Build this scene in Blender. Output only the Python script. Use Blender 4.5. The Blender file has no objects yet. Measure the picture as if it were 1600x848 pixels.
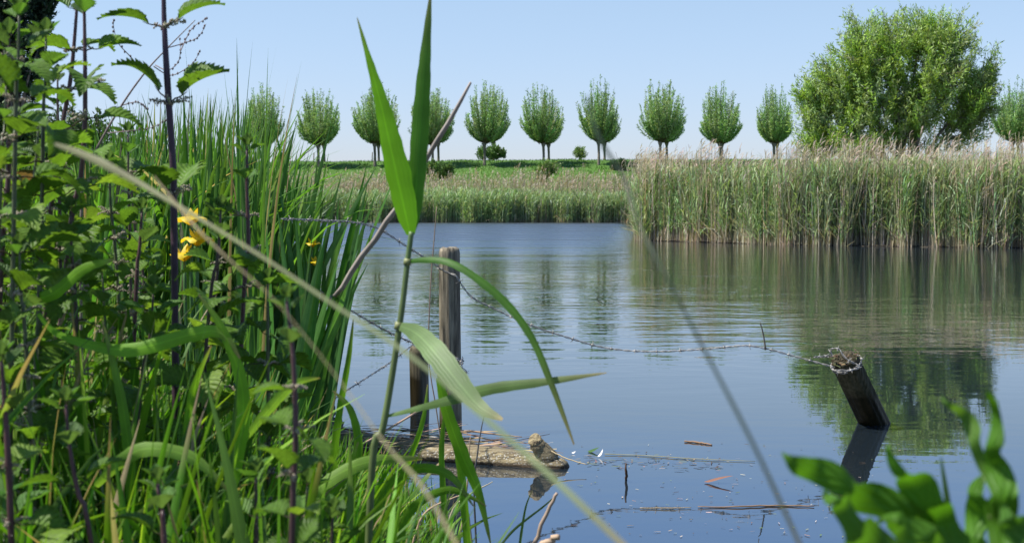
import bpy, bmesh, math, random
import numpy as np
from mathutils import Vector, Matrix
random.seed(7); RNG = np.random.default_rng(7)
sc = bpy.context.scene
COL = sc.collection
R = math.radians
# ------------------------------------------------------------------ camera
CAM_Z = 1.1; FPX = 2222.0; PITCH = math.atan((424-325)/FPX)
cd = bpy.data.cameras.new('camera'); cam = bpy.data.objects.new('camera', cd); COL.objects.link(cam)
cam.location = (0, 0, CAM_Z); cam.rotation_euler = (math.pi/2-PITCH, 0, 0)
cd.sensor_width = 36; cd.lens = 50; cd.clip_start = 0.05; cd.clip_end = 6000
cd.dof.use_dof = True; cd.dof.focus_distance = 6.5; cd.dof.aperture_fstop = 13
sc.camera = cam
# ------------------------------------------------------------------ sky and sun
SUN_EL = R(58); SUN_VEC = Vector((-1.0, -0.12, 0)).normalized()      # horizontal direction TO the sun
w = bpy.data.worlds.new('World'); sc.world = w; w.use_nodes = True
nt = w.node_tree; bg = nt.nodes['Background']
sky = nt.nodes.new('ShaderNodeTexSky'); sky.sky_type = 'NISHITA'; sky.sun_disc = False
sky.sun_elevation = SUN_EL; sky.sun_rotation = math.atan2(SUN_VEC.x, SUN_VEC.y)
sky.altitude = 0; sky.air_density = 1.0; sky.dust_density = 0.3; sky.ozone_density = 3.0
tcw = nt.nodes.new('ShaderNodeTexCoord'); sxw = nt.nodes.new('ShaderNodeSeparateXYZ'); nt.links.new(tcw.outputs['Generated'], sxw.inputs[0])
rw = nt.nodes.new('ShaderNodeValToRGB'); er = rw.color_ramp.elements          # slight lavender air near the horizon, deeper blue higher up
er[0].position = 0.0; er[0].color = (0.71,0.73,1.02,1); er[1].position = 0.14; er[1].color = (1.07,1.0,1.02,1); e3 = er.new(0.24); e3.color = (1.20,1.33,1.56,1); e4 = er.new(0.55); e4.color = (0.9,1.0,1.1,1)
nt.links.new(sxw.outputs[2], rw.inputs[0]); mw = nt.nodes.new('ShaderNodeVectorMath'); mw.operation = 'MULTIPLY'
nt.links.new(sky.outputs[0], mw.inputs[0]); nt.links.new(rw.outputs[0], mw.inputs[1])
nt.links.new(mw.outputs[0], bg.inputs[0]); bg.inputs[1].default_value = 0.09
sl = bpy.data.lights.new('sun', 'SUN'); sun = bpy.data.objects.new('sun', sl); COL.objects.link(sun)
sl.energy = 5.0; sl.angle = R(0.53); sl.color = (1, 0.955, 0.89)
tosun = Vector((SUN_VEC.x*math.cos(SUN_EL), SUN_VEC.y*math.cos(SUN_EL), math.sin(SUN_EL)))
sun.rotation_euler = tosun.to_track_quat('Z', 'Y').to_euler(); sun.location = (-20, -10, 40)
sc.view_settings.view_transform = 'Standard'; sc.view_settings.look = 'None'
sc.view_settings.exposure = 0.75; sc.view_settings.gamma = 1
sc.render.resolution_x = 1024; sc.render.resolution_y = 542

# ------------------------------------------------------------------ helpers
def at(px, py, Y):
    """point at distance Y ahead of the viewer on the sight line of photo position (px,py)"""
    u = (px-800)/FPX; v = (424-py)/FPX
    dy = math.cos(PITCH)+v*math.sin(PITCH); dz = -math.sin(PITCH)+v*math.cos(PITCH)
    k = Y/dy
    return np.array([u*k, Y, CAM_Z+dz*k])
def on_water(px, py, dz=0.004):
    v = (424-py)/FPX; dy = math.cos(PITCH)+v*math.sin(PITCH); dzz = -math.sin(PITCH)+v*math.cos(PITCH); k = -(CAM_Z-dz)/dzz
    return np.array([(px-800)/FPX*k, dy*k, dz])
def tag(o, label=None, cat=None, group=None, kind=None):
    if label: o['label'] = label
    if cat: o['category'] = cat
    if group: o['group'] = group
    if kind: o['kind'] = kind
    return o
def empty(name, loc=(0,0,0), rz=0.0):
    o = bpy.data.objects.new(name, None); COL.objects.link(o); o.location = loc; o.rotation_euler = (0,0,rz)
    o.empty_display_size = 0.1
    return o
class MB:
    def __init__(s): s.V=[]; s.F=[]; s.C=[]; s.UV=[]; s.n=0
    def add(s, V, F, C, UV=None):
        V = np.asarray(V, float).reshape(-1,3); F = np.asarray(F, int).reshape(-1,4)
        C = np.broadcast_to(np.asarray(C, float), V.shape) if np.ndim(C)==1 else np.asarray(C, float).reshape(-1,3)
        s.V.append(V); s.F.append(F+s.n); s.C.append(C); s.n += len(V)
        s.UV.append(np.zeros((len(V),2)) if UV is None else np.asarray(UV,float).reshape(-1,2))
    def mesh(s, name, mat, smooth=True):
        V = np.concatenate(s.V); F = np.concatenate(s.F); C = np.concatenate(s.C); U = np.concatenate(s.UV)
        me = bpy.data.meshes.new(name)
        me.vertices.add(len(V)); me.vertices.foreach_set('co', V.astype(np.float32).ravel())
        me.loops.add(F.size); me.loops.foreach_set('vertex_index', F.astype(np.int32).ravel())
        me.polygons.add(len(F)); me.polygons.foreach_set('loop_start', (np.arange(len(F))*4).astype(np.int32))
        if hasattr(me.polygons[0], 'loop_total'):
            try: me.polygons.foreach_set('loop_total', np.full(len(F),4,np.int32))
            except Exception: pass
        me.update(calc_edges=True)
        a = me.attributes.new('col', 'FLOAT_COLOR', 'POINT')
        a.data.foreach_set('color', np.concatenate([C, np.ones((len(C),1))],1).astype(np.float32).ravel())
        b = me.attributes.new('uvp', 'FLOAT_VECTOR', 'POINT')
        b.data.foreach_set('vector', np.concatenate([U, np.zeros((len(U),1))],1).astype(np.float32).ravel())
        me.materials.append(mat)
        if smooth: me.polygons.foreach_set('use_smooth', np.ones(len(F), bool))
        return me
    def build(s, name, mat, parent=None, smooth=True):
        return link(name, s.mesh(name, mat, smooth), parent)
def link(name, me, parent=None):
    o = bpy.data.objects.new(name, me); COL.objects.link(o)
    if parent: o.parent = parent
    return o
def pick(rng, N, cols, p=None, jit=0.12):
    c = np.array(cols, float); i = rng.choice(len(c), N, p=p)
    out = c[i]*(1+rng.normal(0, jit, (N,1)))*(1+rng.normal(0, jit*0.35, (N,3)))
    return np.clip(out, 0.004, 0.9)
def norm(a): return a/np.maximum(np.linalg.norm(a, axis=-1, keepdims=True), 1e-9)
def ribbon(mb, P, W, S, C, fold=0.0):
    """strips: P (N,K,3) centre line, W (N,K) half width, S side vectors, C (N,3) or (N,K,3)"""
    N, K, _ = P.shape
    C = np.asarray(C, float)
    if C.ndim == 2: C = np.repeat(C[:,None,:], K, 1)
    T = norm(np.gradient(P, axis=1)); Nn = np.cross(S, T)
    L = P - S*W[...,None] + Nn*(fold*W)[...,None]; Rr = P + S*W[...,None] + Nn*(fold*W)[...,None]
    t = np.broadcast_to(np.linspace(0,1,K), (N,K))
    if fold:
        V = np.stack([L, P, Rr], 2); m = 3; u = np.array([-1,0,1.])
    else:
        V = np.stack([L, Rr], 2); m = 2; u = np.array([-1,1.])
    UV = np.stack([np.broadcast_to(u,(N,K,m)), np.broadcast_to(t[...,None],(N,K,m))], -1)
    idx = np.arange(N*K*m).reshape(N,K,m)
    q = [np.stack([idx[:,:-1,j], idx[:,:-1,j+1], idx[:,1:,j+1], idx[:,1:,j]], -1) for j in range(m-1)]
    CC = np.repeat(C[:,:,None,:], m, 2)
    mb.add(V, np.concatenate([a.reshape(-1,4) for a in q]), CC.reshape(-1,3), UV)
def blade_paths(root, az, L, th0, bend, K, twist=None, power=1.5):
    s = (np.arange(K-1)+0.5)/(K-1)
    th = th0[:,None]+bend[:,None]*s**power
    d = np.stack([np.sin(th)*np.cos(az)[:,None], np.sin(th)*np.sin(az)[:,None], np.cos(th)], -1)*(L/(K-1))[:,None,None]
    P = np.concatenate([root[:,None,:], root[:,None,:]+np.cumsum(d,1)], 1)
    S = np.stack([-np.sin(az), np.cos(az), 0*az], -1)[:,None,:].repeat(K,1)
    if twist is not None:
        T = norm(np.gradient(P, axis=1)); Nn = np.cross(S, T)
        ph = twist[:,None]*np.linspace(0.3,1,K)[None,:]
        S = S*np.cos(ph)[...,None]+Nn*np.sin(ph)[...,None]
    return P, S
def prof_grass(K, belly=0.35):
    s = np.linspace(0,1,K); p = np.where(s<belly, 0.55+0.45*s/belly, 1-((s-belly)/(1-belly))**1.8); return np.maximum(p, 0.02)
def prof_leaf(K):
    s = np.linspace(0,1,K); return np.maximum(np.sin(np.pi*np.clip(s,0,1)**0.62)**0.8, 0.03)
def diamonds(mb, base, d, side, L, W, C):
    N = len(base); mid = base + d*(L*0.45)[:,None]; tip = base + d*L[:,None]
    V = np.stack([base, mid-side*W[:,None], tip, mid+side*W[:,None]], 1)
    mb.add(V, np.arange(N*4).reshape(N,4), np.repeat(C,4,0))
def rand_dirs(rng, N):
    return norm(rng.normal(size=(N,3)))
def tube(mb, pts, rad, C, n=6, cap=True):
    P = np.asarray(pts, float); K = len(P); r = np.broadcast_to(np.asarray(rad, float), (K,)) if np.ndim(rad)<=1 else rad
    T = norm(np.gradient(P, axis=0))
    ref = np.array([0.31,0.17,0.93]) if abs(T[0][2])<0.9 else np.array([1.0,0.1,0])
    A = norm(np.cross(T, ref)); B = np.cross(T, A)
    a = np.arange(n)*2*np.pi/n
    V = P[:,None,:]+r[:,None,None]*(A[:,None,:]*np.cos(a)[None,:,None]+B[:,None,:]*np.sin(a)[None,:,None])
    idx = np.arange(K*n).reshape(K,n); nx = np.roll(idx,-1,1)
    F = np.stack([idx[:-1], nx[:-1], nx[1:], idx[1:]], -1).reshape(-1,4)
    V = V.reshape(-1,3); Cc = np.asarray(C,float)
    if Cc.ndim == 2: Cc = np.repeat(Cc, n, 0)
    else: Cc = np.broadcast_to(Cc, V.shape)
    UV = np.stack([np.broadcast_to(np.arange(n)/n,(K,n)), np.broadcast_to(np.linspace(0,1,K)[:,None],(K,n))],-1).reshape(-1,2)
    if cap:
        V = np.concatenate([V, P[:1], P[-1:]]); Cc = np.concatenate([Cc, Cc[:1], Cc[-1:]]); UV = np.concatenate([UV, [[0,0],[0,1]]])
        f2 = []
        for j in range(0, n-n%2, 2):
            f2.append([K*n, idx[0,(j+2)%n], idx[0,(j+1)%n], idx[0,j]]); f2.append([K*n+1, idx[-1,j], idx[-1,(j+1)%n], idx[-1,(j+2)%n]])
        F = np.concatenate([F, f2])
    mb.add(V, F, Cc, UV)
def smooth_path(pts, K):
    P = np.asarray(pts, float); n = len(P); t = np.linspace(0, n-1, K)
    out = []
    for x in t:
        i = min(int(x), n-2); f = x-i
        p0 = P[max(i-1,0)]; p1 = P[i]; p2 = P[i+1]; p3 = P[min(i+2,n-1)]
        out.append(0.5*((2*p1)+(-p0+p2)*f+(2*p0-5*p1+4*p2-p3)*f*f+(-p0+3*p1-3*p2+p3)*f**3))
    return np.array(out)

# ------------------------------------------------------------------ materials
def newmat(name):
    m = bpy.data.materials.new(name); m.use_nodes = True; nt = m.node_tree
    return m, nt, nt.nodes, nt.links, nt.nodes['Principled BSDF'], nt.nodes['Material Output']
def foliage(name, trans=0.35, rough=0.45, spec=0.4, veins=0.0, stripe=0.0, tr_tint=(1.25,1.25,0.55)):
    m, nt, N, L, b, out = newmat(name)
    a = N.new('ShaderNodeAttribute'); a.attribute_name = 'col'
    col = a.outputs['Color']
    tc = N.new('ShaderNodeTexCoord')
    n1 = N.new('ShaderNodeTexNoise'); n1.inputs['Scale'].default_value = 14; n1.inputs['Detail'].default_value = 3
    L.new(tc.outputs['Object'], n1.inputs['Vector'])
    mr = N.new('ShaderNodeMapRange'); mr.inputs[1].default_value=0.25; mr.inputs[2].default_value=0.75; mr.inputs[3].default_value=0.75; mr.inputs[4].default_value=1.25
    L.new(n1.outputs['Fac'], mr.inputs[0])
    mx = N.new('ShaderNodeVectorMath'); mx.operation='SCALE'; L.new(col, mx.inputs[0]); L.new(mr.outputs[0], mx.inputs['Scale'])
    col = mx.outputs[0]
    if veins or stripe:
        uv = N.new('ShaderNodeAttribute'); uv.attribute_name = 'uvp'
        sx = N.new('ShaderNodeSeparateXYZ'); L.new(uv.outputs['Vector'], sx.inputs[0])
        ab = N.new('ShaderNodeMath'); ab.operation='ABSOLUTE'; L.new(sx.outputs[0], ab.inputs[0])
        if veins:
            k = N.new('ShaderNodeMath'); k.operation='MULTIPLY_ADD'; L.new(ab.outputs[0], k.inputs[0]); k.inputs[1].default_value=-0.22; L.new(sx.outputs[1], k.inputs[2])
            m2 = N.new('ShaderNodeMath'); m2.operation='MULTIPLY'; L.new(k.outputs[0], m2.inputs[0]); m2.inputs[1].default_value=2*math.pi*9
        else:
            m2 = N.new('ShaderNodeMath'); m2.operation='MULTIPLY'; L.new(sx.outputs[0], m2.inputs[0]); m2.inputs[1].default_value=2*math.pi*3.5
        co = N.new('ShaderNodeMath'); co.operation='COSINE'; L.new(m2.outputs[0], co.inputs[0])
        bp = N.new('ShaderNodeBump'); bp.inputs['Strength'].default_value = veins or stripe; bp.inputs['Distance'].default_value = 0.0012 if veins else 0.0006
        L.new(co.outputs[0], bp.inputs['Height']); L.new(bp.outputs[0], b.inputs['Normal'])
        if veins:
            mm = N.new('ShaderNodeMapRange'); mm.inputs[1].default_value=-1; mm.inputs[2].default_value=1; mm.inputs[3].default_value=1.0; mm.inputs[4].default_value=0.93
            L.new(co.outputs[0], mm.inputs[0]); mz = N.new('ShaderNodeVectorMath'); mz.operation='SCALE'; L.new(col, mz.inputs[0]); L.new(mm.outputs[0], mz.inputs['Scale']); col = mz.outputs[0]
        else:   # pale midrib
            mm = N.new('ShaderNodeMapRange'); mm.inputs[1].default_value=0; mm.inputs[2].default_value=0.14; mm.inputs[3].default_value=1.35; mm.inputs[4].default_value=1.0
            L.new(ab.outputs[0], mm.inputs[0]); mz = N.new('ShaderNodeVectorMath'); mz.operation='SCALE'; L.new(col, mz.inputs[0]); L.new(mm.outputs[0], mz.inputs['Scale']); col = mz.outputs[0]
    L.new(col, b.inputs['Base Color']); b.inputs['Roughness'].default_value = rough
    b.inputs['Specular IOR Level'].default_value = spec
    tr = N.new('ShaderNodeBsdfTranslucent')
    t2 = N.new('ShaderNodeVectorMath'); t2.operation='MULTIPLY'; L.new(col, t2.inputs[0]); t2.inputs[1].default_value = tr_tint
    L.new(t2.outputs[0], tr.inputs['Color'])
    ms = N.new('ShaderNodeMixShader'); ms.inputs[0].default_value = trans
    L.new(b.outputs[0], ms.inputs[1]); L.new(tr.outputs[0], ms.inputs[2]); L.new(ms.outputs[0], out.inputs['Surface'])
    return m
M = {}
M['grass'] = foliage('grass_surface', 0.50, 0.48, 0.30, stripe=0.16)
M['far'] = foliage('far_foliage', 0.30, 0.6, 0.2)
M['crown'] = foliage('willow_foliage', 0.33, 0.5, 0.35)
M['nettle'] = foliage('nettle_leaf', 0.44, 0.5, 0.25, veins=0.5)
M['stem'] = foliage('plant_stem', 0.05, 0.5, 0.4)
M['petal'] = foliage('iris_petal', 0.4, 0.5, 0.3, tr_tint=(1.1,1.0,0.5))
M['dry'] = foliage('dry_straw', 0.12, 0.65, 0.25, tr_tint=(1.1,1.0,0.8))

def mat_wood(name, base, dark, green, wetz):
    m, nt, N, L, b, out = newmat(name)
    tc = N.new('ShaderNodeTexCoord')
    mp = N.new('ShaderNodeMapping'); mp.inputs['Scale'].default_value=(38,38,2.2); L.new(tc.outputs['Object'], mp.inputs[0])
    n = N.new('ShaderNodeTexNoise'); n.inputs['Scale'].default_value=1.6; n.inputs['Detail'].default_value=7; n.inputs['Roughness'].default_value=0.68; L.new(mp.outputs[0], n.inputs['Vector'])
    r = N.new('ShaderNodeValToRGB'); e = r.color_ramp.elements; e[0].position=0.38; e[0].color=(*dark,1); e[1].position=0.62; e[1].color=(*base,1); L.new(n.outputs['Fac'], r.inputs[0])
    n2 = N.new('ShaderNodeTexNoise'); n2.inputs['Scale'].default_value=7; n2.inputs['Detail'].default_value=5; L.new(tc.outputs['Object'], n2.inputs['Vector'])
    geo = N.new('ShaderNodeNewGeometry'); sp = N.new('ShaderNodeSeparateXYZ'); L.new(geo.outputs['Position'], sp.inputs[0])
    g = N.new('ShaderNodeMapRange'); g.inputs[1].default_value=wetz+0.45; g.inputs[2].default_value=wetz+0.05; L.new(sp.outputs[2], g.inputs[0])
    mu = N.new('ShaderNodeMath'); mu.operation='MULTIPLY'; L.new(g.outputs[0], mu.inputs[0]); L.new(n2.outputs['Fac'], mu.inputs[1])
    mx = N.new('ShaderNodeMix'); mx.data_type='RGBA'; L.new(mu.outputs[0], mx.inputs[0]); L.new(r.outputs[0], mx.inputs[6]); mx.inputs[7].default_value=(*green,1)
    # wet band just above the water
    wt = N.new('ShaderNodeMath'); wt.operation='MULTIPLY_ADD'; L.new(n2.outputs['Fac'], wt.inputs[0]); wt.inputs[1].default_value=-0.14; L.new(sp.outputs[2], wt.inputs[2])
    g2 = N.new('ShaderNodeMapRange'); g2.inputs[1].default_value=wetz+0.05; g2.inputs[2].default_value=wetz-0.01; L.new(wt.outputs[0], g2.inputs[0])
    m3 = N.new('ShaderNodeMix'); m3.data_type='RGBA'; m3.blend_type='MULTIPLY'; L.new(g2.outputs[0], m3.inputs[0]); L.new(mx.outputs[2], m3.inputs[6]); m3.inputs[7].default_value=(0.3,0.26,0.2,1)
    L.new(m3.outputs[2], b.inputs['Base Color'])
    ro = N.new('ShaderNodeMapRange'); ro.inputs[3].default_value=0.85; ro.inputs[4].default_value=0.35; L.new(g2.outputs[0], ro.inputs[0]); L.new(ro.outputs[0], b.inputs['Roughness'])
    bp = N.new('ShaderNodeBump'); bp.inputs['Strength'].default_value=0.9; bp.inputs['Distance'].default_value=0.006; L.new(n.outputs['Fac'], bp.inputs['Height']); L.new(bp.outputs[0], b.inputs['Normal'])
    return m
M['wood'] = mat_wood('weathered_post_wood', (0.31,0.265,0.185), (0.05,0.042,0.028), (0.13,0.12,0.05), 0.0)
M['wetwood'] = mat_wood('wet_stump_wood', (0.16,0.13,0.085), (0.03,0.024,0.016), (0.07,0.07,0.03), 0.12)
M['darkwood'] = mat_wood('dark_wet_post_wood', (0.095,0.08,0.058), (0.014,0.011,0.008), (0.05,0.055,0.022), 0.08)
M['darkwood'].node_tree.nodes['Principled BSDF'].inputs['Specular IOR Level'].default_value = 0.12
def simple(name, col, rough=0.6, metal=0.0, nscale=20, var=0.3, bump=0.0):
    m, nt, N, L, b, out = newmat(name)
    tc = N.new('ShaderNodeTexCoord'); n = N.new('ShaderNodeTexNoise'); n.inputs['Scale'].default_value=nscale; n.inputs['Detail'].default_value=6; L.new(tc.outputs['Object'], n.inputs['Vector'])
    r = N.new('ShaderNodeValToRGB'); e = r.color_ramp.elements; e[0].position=0.3; e[1].position=0.7
    e[0].color=(*[c*(1-var) for c in col],1); e[1].color=(*[min(1,c*(1+var)) for c in col],1); L.new(n.outputs['Fac'], r.inputs[0]); L.new(r.outputs[0], b.inputs['Base Color'])
    b.inputs['Roughness'].default_value=rough; b.inputs['Metallic'].default_value=metal
    if bump:
        bp = N.new('ShaderNodeBump'); bp.inputs['Distance'].default_value=bump; L.new(n.outputs['Fac'], bp.inputs['Height']); L.new(bp.outputs[0], b.inputs['Normal'])
    return m
M['wire'] = simple('rusty_galvanised_wire', (0.30,0.285,0.26), 0.55, 0.35, 60, 0.5)
M['bark'] = simple('willow_bark', (0.16,0.135,0.10), 0.9, 0, 6, 0.45, 0.03)
M['mud'] = simple('bank_soil', (0.045,0.036,0.022), 0.95, 0, 5, 0.5, 0.03)
M['field'] = simple('dike_turf', (0.052,0.125,0.008), 0.9, 0, 0.35, 0.15, 0.02)
M['polder'] = simple('polder_field', (0.06,0.11,0.025), 0.95, 0, 0.05, 0.2)
def mat_log():
    m, nt, N, L, b, out = newmat('log_bark')
    tc = N.new('ShaderNodeTexCoord')
    mp = N.new('ShaderNodeMapping'); mp.inputs['Scale'].default_value=(1.6,26,26); L.new(tc.outputs['Object'], mp.inputs[0])
    n = N.new('ShaderNodeTexNoise'); n.inputs['Scale'].default_value=3; n.inputs['Detail'].default_value=8; n.inputs['Roughness'].default_value=0.7; L.new(mp.outputs[0], n.inputs['Vector'])
    r = N.new('ShaderNodeValToRGB'); e=r.color_ramp.elements; e[0].position=0.36; e[0].color=(0.05,0.035,0.018,1); e[1].position=0.66; e[1].color=(0.38,0.31,0.17,1); L.new(n.outputs['Fac'], r.inputs[0])
    # pale dried duckweed and scum along the waterline
    v = N.new('ShaderNodeTexVoronoi'); v.inputs['Scale'].default_value=95; L.new(tc.outputs['Object'], v.inputs['Vector'])
    vr = N.new('ShaderNodeMapRange'); vr.inputs[1].default_value=0.42; vr.inputs[2].default_value=0.2; L.new(v.outputs['Distance'], vr.inputs[0])
    geo = N.new('ShaderNodeNewGeometry'); sp = N.new('ShaderNodeSeparateXYZ'); L.new(geo.outputs['Position'], sp.inputs[0])
    z1 = N.new('ShaderNodeMapRange'); z1.inputs[1].default_value=0.060; z1.inputs[2].default_value=0.048; L.new(sp.outputs[2], z1.inputs[0])
    mu = N.new('ShaderNodeMath'); mu.operation='MULTIPLY'; L.new(vr.outputs[0], mu.inputs[0]); L.new(z1.outputs[0], mu.inputs[1])
    mx = N.new('ShaderNodeMix'); mx.data_type='RGBA'; L.new(mu.outputs[0], mx.inputs[0]); L.new(r.outputs[0], mx.inputs[6]); mx.inputs[7].default_value=(0.42,0.40,0.34,1)
    wt = N.new('ShaderNodeMapRange'); wt.inputs[1].default_value=0.020; wt.inputs[2].default_value=0.010; L.new(sp.outputs[2], wt.inputs[0])
    mw_ = N.new('ShaderNodeMix'); mw_.data_type='RGBA'; mw_.blend_type='MULTIPLY'; L.new(wt.outputs[0], mw_.inputs[0]); L.new(mx.outputs[2], mw_.inputs[6]); mw_.inputs[7].default_value=(0.25,0.2,0.15,1)
    L.new(mw_.outputs[2], b.inputs['Base Color']); b.inputs['Roughness'].default_value=0.8
    bp = N.new('ShaderNodeBump'); bp.inputs['Distance'].default_value=0.012; L.new(n.outputs['Fac'], bp.inputs['Height']); L.new(bp.outputs[0], b.inputs['Normal'])
    return m
M['log'] = mat_log()
def mat_water():
    m, nt, N, L, b, out = newmat('lake_water')
    b.inputs['Base Color'].default_value=(0.011,0.017,0.022,1); b.inputs['Roughness'].default_value=0.02; b.inputs['IOR'].default_value=2.0
    tc = N.new('ShaderNodeTexCoord'); O = tc.outputs['Object']
    def noise(sx, sy, scale, det, rough=0.5, rot=0.0):
        mp = N.new('ShaderNodeMapping'); mp.inputs['Scale'].default_value=(sx,sy,1); mp.inputs['Rotation'].default_value=(0,0,rot); L.new(O, mp.inputs[0])
        n = N.new('ShaderNodeTexNoise'); n.inputs['Scale'].default_value=scale; n.inputs['Detail'].default_value=det; n.inputs['Roughness'].default_value=rough; L.new(mp.outputs[0], n.inputs['Vector']); return n.outputs['Fac']
    def math_(op, a, bb, c=None):
        k = N.new('ShaderNodeMath'); k.operation=op
        for i, x in enumerate((a, bb, c)):
            if x is None: continue
            if isinstance(x, (int,float)): k.inputs[i].default_value = x
            else: L.new(x, k.inputs[i])
        return k.outputs[0]
    sp = N.new('ShaderNodeSeparateXYZ'); L.new(O, sp.inputs[0])
    mask = N.new('ShaderNodeMapRange'); mask.interpolation_type='SMOOTHSTEP'; mask.inputs[1].default_value=7.5; mask.inputs[2].default_value=15; mask.inputs[3].default_value=0.22; mask.inputs[4].default_value=1.7; L.new(sp.outputs[1], mask.inputs[0])
    far = N.new('ShaderNodeMapRange'); far.interpolation_type='SMOOTHSTEP'; far.inputs[1].default_value=24; far.inputs[2].default_value=46; far.inputs[3].default_value=1.5; far.inputs[4].default_value=6; L.new(sp.outputs[1], far.inputs[0])
    lee = N.new('ShaderNodeMapRange'); lee.interpolation_type='SMOOTHSTEP'; lee.inputs[1].default_value=1.5; lee.inputs[2].default_value=5.5; lee.inputs[3].default_value=1.0; lee.inputs[4].default_value=0.5; L.new(sp.outputs[0], lee.inputs[0])
    pat = N.new('ShaderNodeMapRange'); pat.inputs[1].default_value=0.38; pat.inputs[2].default_value=0.62; pat.inputs[3].default_value=0.55; pat.inputs[4].default_value=1.3
    L.new(noise(0.25,0.5,0.5,2), pat.inputs[0])
    n1 = noise(0.55,1.0,5.0,2.0,0.45,0.08); n2 = noise(0.45,1.0,1.6,1.0,0.4,-0.1); n3 = noise(0.8,1.0,16.0,1.5)
    h = math_('MULTIPLY', n1, 0.0028); h = math_('MULTIPLY_ADD', n2, 0.0040, h); h = math_('MULTIPLY_ADD', n3, 0.0003, h)
    k = math_('MULTIPLY', mask.outputs[0], pat.outputs[0]); k = math_('MULTIPLY', k, far.outputs[0]); k = math_('MULTIPLY', k, lee.outputs[0])
    h = math_('MULTIPLY', h, k)
    ro = N.new('ShaderNodeMapRange'); ro.interpolation_type='SMOOTHSTEP'; ro.inputs[1].default_value=14; ro.inputs[2].default_value=60; ro.inputs[3].default_value=0.03; ro.inputs[4].default_value=0.44; L.new(sp.outputs[1], ro.inputs[0])
    pr = N.new('ShaderNodeMapRange'); pr.inputs[1].default_value=0.35; pr.inputs[2].default_value=0.65; pr.inputs[3].default_value=0.35; pr.inputs[4].default_value=1.25; L.new(noise(0.03,0.5,1.0,4,0.7), pr.inputs[0])
    lr = N.new('ShaderNodeMapRange'); lr.interpolation_type='SMOOTHSTEP'; lr.inputs[1].default_value=-1.2; lr.inputs[2].default_value=0.6; lr.inputs[3].default_value=1.0; lr.inputs[4].default_value=0.12; L.new(math_('MULTIPLY_ADD', sp.outputs[1], -0.08, sp.outputs[0]), lr.inputs[0])
    L.new(math_('MAXIMUM', math_('MULTIPLY', math_('MULTIPLY', ro.outputs[0], pr.outputs[0]), lr.outputs[0]), 0.02), b.inputs['Roughness'])
    bp = N.new('ShaderNodeBump'); bp.inputs['Strength'].default_value=1; bp.inputs['Distance'].default_value=1.0; L.new(h, bp.inputs['Height']); L.new(bp.outputs[0], b.inputs['Normal'])
    return m
M['water'] = mat_water()

# ------------------------------------------------------------------ setting: terrain and water
SY = [-10,0,1.6,2.5,4.2,6,8,10,14,25,60,110]; SX = [0.6,0.5,0.3,0.0,-0.20,-0.66,-1.05,-1.6,-3.2,-9.5,-26,-60]
def shore_x(Y): return np.interp(Y, SY, SX)
def sstep(a, b, x): t = np.clip((x-a)/(b-a),0,1); return t*t*(3-2*t)
def bank_z(x, Y):
    d = np.maximum(shore_x(Y)-x, (1.9-Y)*1.0)
    z = -0.5+0.5*sstep(-1.2,0.0,d)+0.26*sstep(-0.05,0.6,d)+0.12*sstep(0.5,2,d)+0.5*sstep(4,25,d)
    return z+0.025*np.sin(x*5.1+Y*2.3)*np.cos(Y*4.7-x*1.9)*(d>0)
def grid(name, xs, ys, fz, mat, label, kind='structure'):
    X, Y = np.meshgrid(xs, ys); Z = fz(X, Y); mb = MB()
    idx = np.arange(X.size).reshape(X.shape)
    F = np.stack([idx[:-1,:-1], idx[:-1,1:], idx[1:,1:], idx[1:,:-1]], -1)
    mb.add(np.stack([X,Y,Z],-1), F, (0.1,0.1,0.1)); o = mb.build(name, mat)
    tag(o, label, None, None, kind); return o
grid('bank', np.concatenate([np.linspace(-90,-8,30), np.linspace(-7.5,4,110), np.linspace(4.5,20,12)]), np.concatenate([np.linspace(-12,0,12), np.linspace(0.2,16,110), np.linspace(17,100,40)]), bank_z, M['mud'], 'dark soil of the near bank under the grass and nettles')
def RY(x):   # front edge of the right reed bed
    return np.interp(x, [3.6,4.2,5.5,8.5,14,24,60], [52,48.5,46.5,42,38.8,33,20])
def RX(Y):   # left edge of the right reed bed
    return np.interp(Y, [46,50,75,108,120], [4.3,4.4,6.6,9.4,10.5])
def right_z(x, Y):
    d = np.minimum(x-RX(Y), Y-RY(x)); return -0.4+0.45*sstep(-0.8,0.3,d)+0.5*sstep(0.5,12,d)
grid('reed_bank', np.linspace(2,90,120), np.linspace(18,120,120), right_z, M['mud'], 'muddy ground under the right reed bed')
FARY = 107.0
def dike_z(x, Y):
    z = np.interp(Y, [104,109,116,124,130,136,142,146.5,148.5,158,162,178,185], [-0.6,-0.05,0.5,1.1,2.1,3.5,4.9,5.85,6.1,6.1,5.7,0.2,0.0])
    k = np.interp(x, [-200,-30,5,200], [0.86,0.955,1.0,1.0])
    return np.where(z>0.3, z*k, z)+ (z>0.6)*0.05*np.sin(x*0.9+Y*0.4)*np.sin(x*0.23)
grid('dike', np.linspace(-260,260,261), np.concatenate([np.linspace(104,150,60), np.linspace(152,190,14)]), dike_z, M['field'], 'grass covered dike across the water')
grid('field', np.linspace(-3000,3000,7), np.array([189.0,1000,3000,5000]), lambda x,y: 0*x-0.02, M['polder'], 'flat fields beyond the dike')
grid('lake_bed', np.linspace(-400,400,5), np.array([-60.0,60,191]), lambda x,y: 0*x-1.2, M['mud'], 'muddy bed below the water')
grid('water', np.linspace(-300,300,5), np.array([-3.0,60,112]), lambda x,y: 0*x, M['water'], 'calm blue water with fine ripples')

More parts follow.
